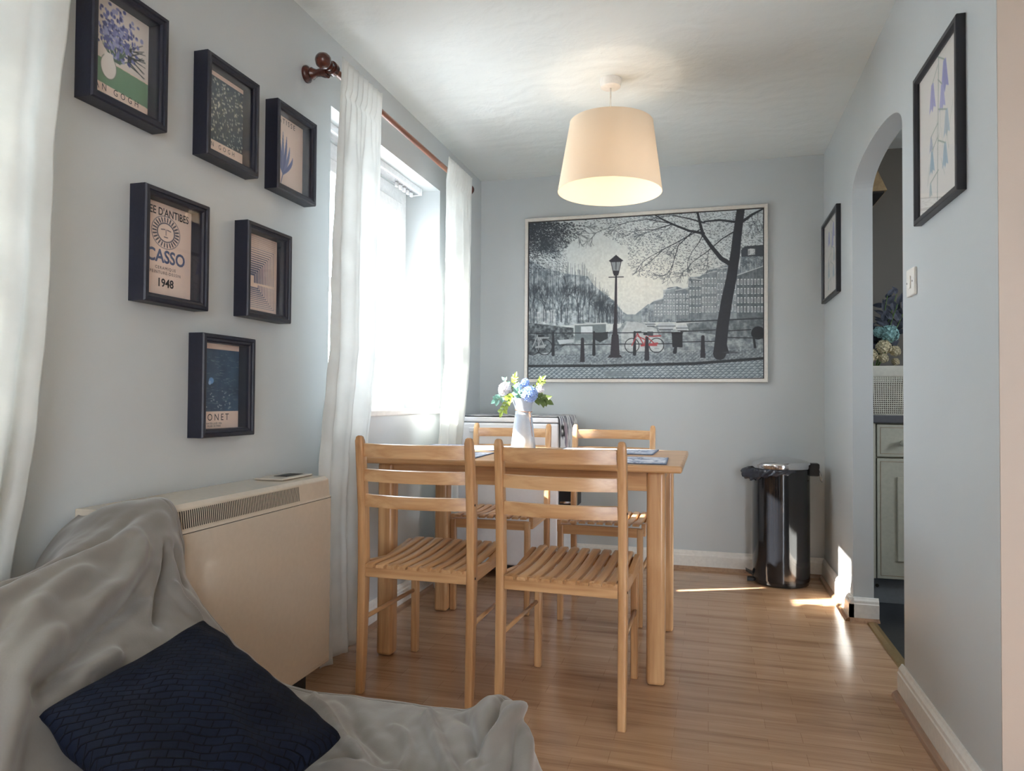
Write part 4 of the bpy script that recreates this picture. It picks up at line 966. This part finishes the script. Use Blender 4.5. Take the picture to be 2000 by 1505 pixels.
# ------------------------------------------------------------------ placemats
def p_mat(P, seed):
    R = np.random.RandomState(seed); P.a[:] = (222, 224, 228)
    for i in range(520):
        x, y = R.uniform(0, P.W), R.uniform(0, P.H); a = R.uniform(-.3, .3)+(R.rand() < .2)*1.5; L = R.uniform(2, 12)
        P.line((x, y), (x+L*math.cos(a), y+L*math.sin(a)), R.uniform(.6, 2), [(98, 116, 148), (140, 152, 176), (66, 78, 104), (176, 182, 196)][R.randint(4)], al=.75)
    for x in (0, P.W): P.line((x, 0), (x, P.H), 3, (88, 98, 120))
    for y in (0, P.H): P.line((0, y), (P.W, y), 3, (88, 98, 120))
for i, (x, y, rz, lb) in enumerate(((-1.03, 2.585, .02, 'blue and white placemat at the near left of the table'), (-.345, 2.575, .03, 'blue and white placemat at the near right corner of the table'),
    (-1.045, 3.00, .0, 'blue and white placemat at the far left of the table, by the window'), (-.415, 3.00, -.02, 'blue and white placemat at the far right of the table, beside the jug'))):
    P_ = Paint(84, 60, (0, 0, 0)); p_mat(P_, i+40)
    o = P_.mesh('placemat', m_cloth, None, (-.205, .142, .0035), (1, 0, 0), (0, -1, 0), .41, .284)
    md = o.modifiers.new('t', 'SOLIDIFY'); md.thickness = .0028; md.offset = -1
    o.location = (x, y, TZ); o.rotation_euler = (0, 0, rz); tag(o, lb, 'placemat', 'placemats on the dining table')

# ------------------------------------------------------------------ jug with artificial flowers
JX, JY = -.795, 3.06
jug = empty('jug', (JX, JY, TZ), label='pale grey enamel jug with a twine tie, holding blue and white flowers', cat='jug')
prof = [(.0, .002), (.054, .002), (.0555, .006), (.052, .03), (.046, .085), (.040, .135), (.0375, .150), (.0385, .1515), (.0372, .153), (.0355, .165), (.037, .180), (.043, .203), (.049, .222), (.0500, .2235), (.0475, .222), (.041, .203), (.035, .180), (.0335, .165), (.036, .145), (.050, .01), (0, .008)]
jb = MB().lathe(prof, n=48); jb.v = [(x-(.016*max(0, (z-.18)/.044)**1.5*max(0, -math.cos(math.atan2(y, x)))**3 if z > .18 else 0), y, z+(.010*max(0, -math.cos(math.atan2(y, x)))**4*max(0, (z-.18)/.044) if z > .18 else 0)) for x, y, z in jb.v]
autosmooth(jb.build('body', m_jug, jug), 50)
MB().tube([(.012, .045, .196), (.012, .070, .190), (.012, .080, .16), (.012, .070, .10), (.010, .047, .075)], .0042, 8).build('handle', m_jug, jug, smooth=True)
tw = [(.0372*math.cos(a), .0372*math.sin(a), .168-.006*math.sin(a+2)) for a in np.linspace(0, 2*PI, 40)]
MB().tube(tw, .0017, 6).tube([(.030, -.024, .165), (.034, -.028, .150), (.040, -.030, .12), (.046, -.032, .08), (.050, -.034, .055)], .0012, 6).tube([(.030, -.024, .165), (.038, -.026, .158), (.040, -.028, .140)], .0014, 6).build('twine', m_twine, jug)
m_blue = plain('pale_blue_petals', (148, 172, 214), .7, var=.16, bscale=60); m_wpet = plain('white_petals', (208, 206, 212), .7, var=.05, bscale=60)
m_lblue = plain('light_aqua_petals', (162, 186, 212), .7, var=.12, bscale=60)
m_stem = plain('green_stem', (96, 128, 60), .6); m_leafy = plain('yellow_green_leaves', (120, 142, 50), .5, var=.35, bscale=40); m_leafd = plain('dark_green_leaves', (88, 108, 52), .5, var=.3, bscale=40)
m_leafb = plain('blue_green_leaves', (110, 156, 138), .5, var=.2, bscale=40)
def bloom(mb, c, r, n, seed, petal=.30):
    R = random.Random(seed); c = Vector(c)
    for i in range(n):
        z = 1-2*(i+.5)/n; a = i*2.39996; d = Vector((math.sqrt(1-z*z)*math.cos(a), math.sqrt(1-z*z)*math.sin(a), z))
        t = d.orthogonal().normalized(); t.rotate(Matrix.Rotation(R.uniform(0, 6.28), 3, d)); b = d.cross(t); p = c+d*r*R.uniform(.80, 1.0); w_ = r*petal*R.uniform(.8, 1.2)
        for q in range(4):
            u1 = t*math.cos(q*PI/2)+b*math.sin(q*PI/2); u2 = t*math.cos(q*PI/2+.75)+b*math.sin(q*PI/2+.75); u0 = t*math.cos(q*PI/2-.75)+b*math.sin(q*PI/2-.75)
            mb.add([p-d*w_*.3, p+u0*w_*.55+d*w_*.1, p+u1*w_+d*w_*.22, p+u2*w_*.55+d*w_*.1], [(0, 1, 2, 3)])
    mb.lathe([(0, c.z-r*.72), (r*.5, c.z-r*.55), (r*.74, c.z), (r*.5, c.z+r*.55), (0, c.z+r*.72)], c.x, c.y, 12)
    return mb
def leaf(mb, p, d, L, w_, curl=.3, up=(0, 0, 1)):
    p, d = Vector(p), Vector(d).normalized(); s = d.cross(Vector(up)).normalized(); u = s.cross(d); n = 6; vs = []
    for i in range(n+1):
        t = i/n; ww = w_*math.sin(PI*min(1, t**.8))*.5+.0004; c = p+d*L*t-u*curl*L*t*t
        vs += [c-s*ww+u*ww*.35, c, c+s*ww+u*ww*.35]
    return mb.add(vs, [(i*3+k, i*3+k+1, i*3+k+4, i*3+k+3) for i in range(n) for k in (0, 1)])
JT = Vector((JX, JY, TZ))
def flower(c, r, mat, lb, seed, n=90):
    c = Vector(c); root = empty('artificial_flower', JT+c, label=lb, cat='flower', group='flowers in the jug')
    bloom(MB(), (0, 0, 0), r, n, seed).build('bloom', mat, root, fix=False)
    mid = Vector((0, 0, .19))-c
    MB().tube([(0, 0, -r*.6), mid*.5+Vector((0, 0, .0)), Vector((c.x*-.8, c.y*-.8, .13-c.z)), Vector((-c.x*.9, -c.y*.9, .03-c.z))], .0022, 6).build('stem', m_stem, root, smooth=True)
flower((-.085, -.005, .262), .031, m_wpet, 'white pompom flower at the left of the jug', 1)
flower((.036, -.030, .240), .036, m_blue, 'largest pale blue pompom flower, low at the front of the jug', 2, 120)
flower((.006, .004, .292), .020, m_blue, 'small pale blue pompom flower at the top of the jug', 3, 60)
flower((-.022, -.006, .276), .017, m_lblue, 'smallest light blue flower, between the white and blue flowers', 4, 50)
flower((.072, .014, .262), .020, m_wpet, 'small pale flower half hidden at the right of the jug', 5, 50)
def sprig(pts, mat, lb, nl, L, w_, seed):
    R = random.Random(seed); pts = [Vector(p) for p in pts]; root = empty('leaf_sprig', JT+pts[0], label=lb, cat='leaves', group='leaf sprigs in the jug')
    loc = [p-pts[0] for p in pts]; MB().tube(loc, .0016, 6).build('stem', m_stem, root, smooth=True)
    mb = MB()
    for i in range(nl):
        t = .35+.65*i/(nl-1); k = min(int(t*(len(loc)-1)), len(loc)-2); f = t*(len(loc)-1)-k; p = loc[k].lerp(loc[k+1], f); d = (loc[k+1]-loc[k]).normalized()
        side = d.cross(Vector((0, -1, .2))).normalized()*(1 if i % 2 else -1)
        leaf(mb, p, d*.7+side+Vector((R.uniform(-.3, .3), R.uniform(-.4, .2), R.uniform(-.2, .3))), L*R.uniform(.8, 1.2), w_, .25, (0, -1, .3))
    leaf(mb, loc[-1], loc[-1]-loc[-2], L*1.2, w_, .2, (0, -1, .3)); mb.build('leaves', mat, root, fix=False)
sprig([(-.01, 0, .18), (-.035, -.02, .235), (-.06, -.035, .215), (-.085, -.04, .165)], m_leafy, 'yellow green leafy sprig hanging down the left of the jug', 12, .028, .018, 1)
sprig([(0, 0, .18), (-.02, .0, .25), (-.045, .0, .29), (-.04, 0, .315)], m_leafy, 'yellow green sprig rising beside the white flower', 9, .024, .014, 2)
sprig([(.0, 0, .18), (.03, .01, .25), (.065, .01, .28), (.085, .0, .305)], m_leafy, 'yellow green sprig rising at the right of the jug', 10, .022, .014, 3)
sprig([(.01, 0, .18), (.05, -.015, .225), (.085, -.02, .225), (.105, -.02, .215)], m_leafd, 'dark green leaves at the right of the jug', 8, .034, .024, 4)
sprig([(-.01, 0, .18), (-.06, -.01, .235), (-.10, -.01, .225), (-.12, -.01, .215)], m_leafb, 'blue green leaves under the white flower', 6, .030, .020, 5)
sprig([(0, 0, .18), (-.01, -.02, .225), (-.02, -.03, .245)], m_leafb, 'blue green leaves in the middle of the jug', 8, .030, .020, 6)
sprig([(-.01, 0, .18), (-.06, .01, .27), (-.09, .012, .302)], m_leafb, 'pale green sprig above the white flower', 6, .020, .012, 7)

# ------------------------------------------------------------------ pendant lamp
LX, LY = -.408, 3.03
lp = empty('pendant_lamp', (LX, LY, H), label='cream drum shade pendant lamp hanging over the dining table', cat='lamp')
autosmooth(MB().lathe([(.0, -.038), (.036, -.038), (.043, -.033), (.046, -.012), (.046, 0), (0, 0)], n=40).build('ceiling_rose', m_switch, lp), 40)
MB().tube([(0, 0, -.038), (0, 0, -.26)], .0035, 8).build('cord', m_switch, lp, smooth=True)
autosmooth(MB().lathe([(0, -.252), (.014, -.256), (.020, -.268), (.020, -.33), (.024, -.335), (.020, -.345), (.018, -.36), (0, -.36)], n=24).build('lamp_holder', m_switch, lp), 40)
def shade_mat():
    a = Mat('cream_shade_fabric'); c = (*lin((240, 226, 204)), 1); v = a.coord((1, 1, 1))
    n2 = a.node('ShaderNodeTexNoise', i_Scale=500.0); a.link(v, n2.inputs['Vector']); a.b.inputs['Base Color'].default_value = c; a.b.inputs['Roughness'].default_value = .85
    t = a.node('ShaderNodeBsdfTranslucent'); t.inputs[0].default_value = c; mx = a.node('ShaderNodeMixShader', i_0=.30)
    a.link(a.b.outputs[0], mx.inputs[1]); a.link(t.outputs[0], mx.inputs[2]); a.link(mx.outputs[0], a.out.inputs[0]); a.bump(n2.outputs[0], .1, .001); return a.m
tilt = Matrix.Translation((0, 0, -.34)) @ Matrix.Rotation(math.radians(1.2), 4, 'Y') @ Matrix.Translation((0, 0, .34))
sh = autosmooth(MB().lathe([(.223, -.488), (.2225, -.486), (.1775, -.192), (.1780, -.190), (.1765, -.190), (.1765, -.192), (.2213, -.486), (.2217, -.488), (.223, -.488)], n=72, m=tilt, cap=False).build('lamp_shade', shade_mat(), lp), 40)
rgm = MB().tube([tilt @ Vector((.022*math.cos(a), .022*math.sin(a), -.33)) for a in np.linspace(0, 2*PI, 20)], .0015, 6)
for a in (0, 2.094, 4.189): rgm.tube([tilt @ Vector((.022*math.cos(a), .022*math.sin(a), -.33)), tilt @ Vector((.176*math.cos(a), .176*math.sin(a), -.196))], .0016, 6)
rgm.build('shade_ring', m_switch, lp)
bm_ = Mat('lit_bulb'); em = bm_.node('ShaderNodeEmission'); em.inputs[0].default_value = (1, .80, .56, 1); em.inputs[1].default_value = 14; bm_.link(em.outputs[0], bm_.out.inputs[0])
autosmooth(MB().lathe([(0, -.445), (.016, -.440), (.027, -.425), (.030, -.408), (.026, -.388), (.016, -.370), (.013, -.3605), (0, -.3605)], n=24).build('bulb', bm_.m, lp), 60)
for o_ in lp.children:
    if o_.name.startswith(('bulb', 'lamp_holder')): o_.location.z = .055
l = add_light('pendant_bulb_light', 'POINT', (0, 0, -.475), energy=1.7, color=(1, .84, .66), shadow_soft_size=.02); l.parent = lp
# second pendant in the living room behind the camera
l2 = empty('pendant_lamp', (1.0, -1.0, H), label='pendant lamp in the living room behind the camera', cat='lamp')
for ob in list(lp.children): 
    c_ = ob.copy(); col.objects.link(c_); c_.parent = l2
    if ob.type == 'LIGHT': c_.data = ob.data.copy(); c_.data.energy = 10

# ------------------------------------------------------------------ pedal bin
BX, BY = .374, 4.062
pb = empty('pedal_bin', (BX, BY, 0), label='tall glossy black pedal bin with a chrome lid in the back corner', cat='bin')
autosmooth(MB().lathe([(0, .004), (.139, .004), (.142, .010), (.142, .026), (.1455, .028), (.1455, .612), (.1435, .614), (0, .614)], n=72).build('body', m_gblack, pb), 40)
autosmooth(MB().lathe([(.1400, .6145), (.149, .6145), (.1500, .620), (.150, .636), (.1485, .640), (.135, .650), (.10, .661), (.05, .668), (0, .670)], n=72).build('lid', m_chrome, pb), 60)
MB().box(.128, .190, -.034, .034, .575, .642).build('hinge', m_bplastic, pb, bevel=.008, seg=3)
MB().tube([(.185, -.030, .62), (.196, -.030, .585), (.203, -.030, .545)], .0022, 8).tube([(.185, .030, .62), (.196, .030, .585), (.203, .030, .545)], .0022, 8).tube([(.203, -.030, .545), (.203, .030, .545)], .0022, 8).build('wire_handle', m_chrome, pb, smooth=True)
MB().add([(-.135, -.028, .030), (-.135, .028, .030), (-.178, -.022, .052), (-.178, .022, .052), (-.135, -.028, .042), (-.135, .028, .042), (-.180, -.022, .064), (-.180, .022, .064)], [(0, 1, 3, 2), (4, 6, 7, 5), (0, 2, 6, 4), (1, 5, 7, 3), (2, 3, 7, 6), (0, 4, 5, 1)]).box(-.172, -.135, -.022, .022, .002, .020).build('pedal', m_bplastic, pb, bevel=.002)
vs = []; nb = 64
for j in range(6):
    for i in range(nb+1):
        a = PI*.62+PI*1.02*i/nb; fr_ = math.sin(PI*i/nb)**.7
        R_ = .1475+(.006+.006*math.sin(i*1.1+j*1.3)+.004*math.sin(i*2.7+j))*(j > 0)*fr_; zz = .6135-.0135*j*(.15+.85*fr_*(.55+.45*math.exp(-((a-PI*1.05)/.6)**2)))-.005*math.sin(i*.9)*(j == 5)
        spike = .050*math.exp(-((a-PI*1.0)/.20)**2)*math.sin(PI*(j+1)/7)
        vs.append(((R_+spike)*math.cos(a), (R_+spike)*math.sin(a), zz))
fs = [(j*(nb+1)+i, j*(nb+1)+i+1, (j+1)*(nb+1)+i+1, (j+1)*(nb+1)+i) for j in range(5) for i in range(nb)]
ln = MB().add(vs, fs).build('bin_liner', m_bag, smooth=True); ln.location = (BX, BY, 0); md = ln.modifiers.new('t', 'SOLIDIFY'); md.thickness = .0015; md.offset = 1
tag(ln, 'crumpled black bin liner edge sticking out under the chrome lid', 'bin liner')

# ------------------------------------------------------------------ white fridge in the back left corner
fg = empty('fridge', (-1.066, 3.97, 0), label='white under-counter fridge in the back left corner behind the chairs', cat='fridge')
MB().box(-.285, .2965, -.225, .24, .04, .846).build('body', m_fridge, fg, bevel=.006)
MB().box(-.288, .2965, -.2725, .245, .8465, .874).build('worktop', m_fridge, fg, bevel=.006)
dr = MB().box(-.285, .2965, -.2725, -.228, .075, .842).build('door', m_fridge, fg, bevel=.010, seg=3)
MB().box(-.20, .20, -.285, -.2725, .790, .815).build('handle', m_fridge, dr, bevel=.004)
MB().box(-.27, .275, -.255, -.2255, .042, .072).build('kick_grille', m_darkslot, fg)
for x, y in ((-.25, -.19), (.25, -.19), (-.25, .2), (.25, .2)): MB().lathe([(.018, .0), (.018, .039)], x, y, 12).build('foot', m_bplastic, fg)
# printed cloth over the fridge
CN = 60; P_ = Paint(CN+1, CN+1, (226, 228, 230)); R = np.random.RandomState(8); vs = []
for i in range(170):
    x, y = R.uniform(0, CN), R.uniform(0, CN); a = R.uniform(-.9, .9); P_.line((x, y), (x+R.uniform(2, 8), y+R.uniform(-2, 2)), R.uniform(.7, 2.6), [(40, 42, 50), (90, 94, 108), (236, 236, 236), (60, 66, 90)][R.randint(4)])
P_.poly([(50, 4), (55, 4), (55, 13), (50, 13)], (20, 20, 22)); P_.poly([(52, 6), (53.5, 6), (53.5, 10), (52, 10)], (230, 230, 228)); P_.poly([(48, 12), (60, 14), (60, 26), (50, 24)], (206, 178, 184), .6)
wtop = .588; drop = .175
for j in range(CN+1):       # j: front -> back rows of the painted grid
    for i in range(CN+1):
        s = i/CN*(wtop+drop); y = -.274+.505*j/CN; wv = .003*noise.noise(Vector((s*14, y*14, 2)))
        if s < wtop: x, z = -.290+s, .8785+abs(wv)
        else:
            q = s-wtop; x, z = .2985+.006*(1-math.exp(-q*30))+(.005+.005*math.sin(y*34))*min(1, q*8), .874-q
        vs.append((x, y, z))
me = bpy.data.meshes.new('printed_cloth'); fs = [(j*(CN+1)+i, j*(CN+1)+i+1, (j+1)*(CN+1)+i+1, (j+1)*(CN+1)+i) for j in range(CN) for i in range(CN)]
me.from_pydata(vs, [], fs); me.update(); P_.ink(me); me.materials.append(m_cloth)
for p in me.polygons: p.use_smooth = True
cloth = bpy.data.objects.new('printed_cloth', me); col.objects.link(cloth); cloth.location = fg.location
md = cloth.modifiers.new('t', 'SOLIDIFY'); md.thickness = .0025; md.offset = 1
tag(cloth, 'black and white printed cloth spread over the fridge and hanging down its right side', 'cloth')
cad = empty('storage_caddy', (-.716, 3.80, .400), label='small black caddy hanging on the right side of the fridge', cat='caddy')
cb2 = MB().prism([(-.050, -.085), (.030, -.085), (.040, -.075), (.040, .085), (-.050, .085)], 0, .145); cb2.build('body', m_bplastic, cad, bevel=.012, seg=3)
MB().box(-.045, .035, -.088, -.0862, .02, .03).build('trim', m_chrome, cad)

# ------------------------------------------------------------------ light switch
sw = empty('light_switch', (WR, 2.475, 1.345), label='white light switch on the right wall beside the arch', cat='switch')
MB().box(-.010, 0, -.043, .043, -.043, .043).build('plate', m_switch, sw, bevel=.003)
MB().box(-.0145, -.0102, -.012, .012, -.020, .020).build('rocker', m_switch, sw, bevel=.002)
for s in (-1, 1): MB().lathe([(.003, 0), (.003, .0012)], n=10, m=Matrix.Translation((-.0102, s*.030, 0)) @ Matrix.Rotation(-PI/2, 4, 'Y')).build('screw', m_chrome, sw)

# ------------------------------------------------------------------ kitchen behind the arch
m_kcab = plain('sage_grey_cabinet_paint', (176, 174, 158), .4); m_kline = plain('tan_inlay_line', (140, 116, 92), .5); m_kplinth = plain('grey_plinth', (120, 124, 128), .5)
m_ktop = plain('charcoal_worktop', (84, 84, 88), .35, bump=.1)
kc = empty('base_cabinet', (.712, 3.74, 0), label='sage grey kitchen base cabinet seen through the arch', cat='cabinet')
MB().box(0, 1.3, .020, .50, .125, .868).build('body', m_kcab, kc)
MB().box(0, 1.3, .045, .49, .0045, .122).build('plinth', m_kplinth, kc)
MB().lathe([(.008, 0), (.008, .004)], n=12, m=Matrix.Translation((.072, .0448, .085)) @ Matrix.Rotation(PI/2, 4, 'X')).build('plinth_hole', m_darkslot, kc)
MB().box(.002, .058, -.002, .0195, .128, .866).build('filler_strip', m_kcab, kc, bevel=.002)
def front(name, x0, x1, z0, z1, panel=True):
    d = MB().box(x0, x1, -.004, .0195, z0, z1).build(name, m_kcab, kc, bevel=.003)
    g = MB(); q = .014
    g.box(x0+q, x1-q, -.0052, -.0042, z0+q, z0+q+.002).box(x0+q, x1-q, -.0052, -.0042, z1-q-.002, z1-q).box(x0+q, x0+q+.002, -.0052, -.0042, z0+q, z1-q).box(x1-q-.002, x1-q, -.0052, -.0042, z0+q, z1-q)
    g.build('inlay', m_kline, d)
    if panel:
        MB().box(x0+.085, x1-.085, -.012, -.0042, z0+.085, z1-.085).build('raised_panel', m_kcab, d, bevel=.006)
    return d
d1 = front('drawer', .064, .50, .708, .862, False)
MB().lathe([(.014, .0), (.010, .006), (.010, .014), (.017, .022), (.017, .030), (0, .034)], n=24, m=Matrix.Translation((.176, -.0045, .775)) @ Matrix.Rotation(PI/2, 4, 'X')).build('knob', m_kcab, d1, smooth=True)
front('door', .064, .50, .130, .700); front('drawer', .506, .94, .708, .862, False); front('door', .506, .94, .130, .700)
wt = MB().box(.7115, 2.02, 3.722, YB-.001, .8685, .905).build('worktop', m_ktop, bevel=.006, seg=3); tag(wt, 'dark grey kitchen worktop on the sage cabinet', 'worktop')
# perforated white basket: woven lattice body
m_bask = plain('cream_white_plastic', (214, 210, 196), .4)
bk = empty('basket', (.895, 3.885, .9055), label='cream perforated plastic basket on the kitchen worktop', cat='basket')
def rrect(hx_, hy_, r, n=8):
    out = []
    for cx, cy, a0 in ((hx_-r, hy_-r, 0), (-hx_+r, hy_-r, PI/2), (-hx_+r, -hy_+r, PI), (hx_-r, -hy_+r, 1.5*PI)):
        out += [(cx+r*math.cos(a0+PI/2*i/n), cy+r*math.sin(a0+PI/2*i/n)) for i in range(n+1)]
    return out
def loop_mesh(levels, nseg=120):
    out = []
    for hx_, hy_, z in levels:
        pts = [Vector((*p, z)) for p in rrect(hx_, hy_, .035)]; pts.append(pts[0]); Ls = [0]
        for a, b in zip(pts, pts[1:]): Ls.append(Ls[-1]+(b-a).length)
        ring_ = []
        for i in range(nseg):
            s = Ls[-1]*i/nseg; k = max(j for j in range(len(Ls)) if Ls[j] <= s+1e-9); k = min(k, len(pts)-2); ring_.append(pts[k].lerp(pts[k+1], (s-Ls[k])/(Ls[k+1]-Ls[k]+1e-12)))
        out += ring_
    return out
nS, nR = 104, 18
lv = [(.150+.016*j/nR, .098+.012*j/nR, .006+.180*j/nR) for j in range(nR+1)]
vs = loop_mesh(lv, nS); fs = [(j*nS+i, j*nS+(i+1) % nS, (j+1)*nS+(i+1) % nS, (j+1)*nS+i) for j in range(nR) for i in range(nS)]
bo = MB().add(vs, fs).build('body', m_bask, bk)
md = bo.modifiers.new('w', 'WIREFRAME'); md.thickness = .0060; md.use_even_offset = False
vs = loop_mesh([(.166, .110, .186), (.170, .114, .190), (.174, .118, .232), (.176, .120, .236), (.172, .116, .238), (.168, .112, .232), (.164, .108, .190), (.164, .108, .186)], nS); k = 8
MB().add(vs, [(j*nS+i, j*nS+(i+1) % nS, (j+1)*nS+(i+1) % nS, (j+1)*nS+i) for j in range(k-1) for i in range(nS)]).build('rim', m_bask, bk, smooth=True)
MB().prism(rrect(.148, .096, .035), 0, .006).build('base', m_bask, bk)
MB().prism(rrect(.140, .090, .035), .0065, .160).build('folded_lining', plain('taupe_cloth', (130, 122, 110), .9), bk)
# flower arrangement behind the basket
fv = empty('flower_arrangement', (.845, 4.115, .9055), label='dusky flower arrangement in a dark pot behind the cream basket', cat='flowers')
autosmooth(MB().lathe([(0, 0), (.058, 0), (.066, .01), (.080, .235), (.084, .245), (.076, .245), (.072, .235), (0, .225)], n=32).build('pot', plain('dark_plum_pot', (58, 50, 62), .4), fv), 40)
m_ka = plain('dusky_blue_leaves', (78, 82, 94), .7, var=.25); m_kb = plain('cream_roses', (214, 202, 170), .7, var=.1); m_kcq = plain('aqua_hydrangea', (150, 188, 186), .7, var=.15)
R = random.Random(5); lm = MB(); st = MB()
for i in range(19):
    a = R.uniform(0, 6.28); tl = R.uniform(.05, .15); top = Vector((tl*math.cos(a), tl*math.sin(a)*.5-.02, R.uniform(.42, .66))); st.tube([(0, 0, .22), (top.x*.5, top.y*.5, top.z*.7), top], .002, 5)
    for q in range(6):
        t = .45+.55*q/5; p = Vector((0, 0, .22)).lerp(top, t); leaf(lm, p, Vector((R.uniform(-1, 1), R.uniform(-.8, .3), R.uniform(.1, .9))), R.uniform(.05, .085), R.uniform(.022, .036), .2, (0, -1, .2))
st.build('stems', m_stem, fv); lm.build('foliage', m_ka, fv, fix=False)
for c_, r_b, mt in (((.052, -.085, .415), .046, m_kcq), ((.005, -.075, .425), .030, m_kcq), ((.022, -.10, .345), .038, m_kb), ((-.035, -.09, .305), .034, m_kb), ((.075, -.095, .325), .028, m_kb), ((.02, -.095, .290), .026, m_kb), ((.085, -.06, .272), .02, m_kb)):
    bloom(MB(), c_, r_b, 60, 7).build('bloom', mt, fv, fix=False)
# tapered wooden extractor hood
m_khood = wood('light_oak_hood', 2, (150, 124, 88), (172, 144, 106), (190, 162, 122), rough=.5)
hd = empty('cooker_hood', (.712, 3.90, 2.03), label='tapered wooden cooker hood high on the kitchen wall', cat='cooker hood')
def frust(z0, x0, y0, z1, x1, y1, inset=0): 
    return MB().add([(0, y0, z0), (x0, y0, z0), (x0-.0, .349, z0), (0, .349, z0), (0, y1, z1), (x1, y1, z1), (x1, .349, z1), (0, .349, z1)], [(0, 1, 2, 3), (7, 6, 5, 4), (0, 4, 5, 1), (1, 5, 6, 2), (2, 6, 7, 3), (3, 7, 4, 0)])
frust(0, .150, .0, .31, .085, .20).build('canopy', m_khood, hd, bevel=.002)
MB().box(.01, .138, .012, .34, -.010, -.0005).build('filter', m_darkslot, hd)
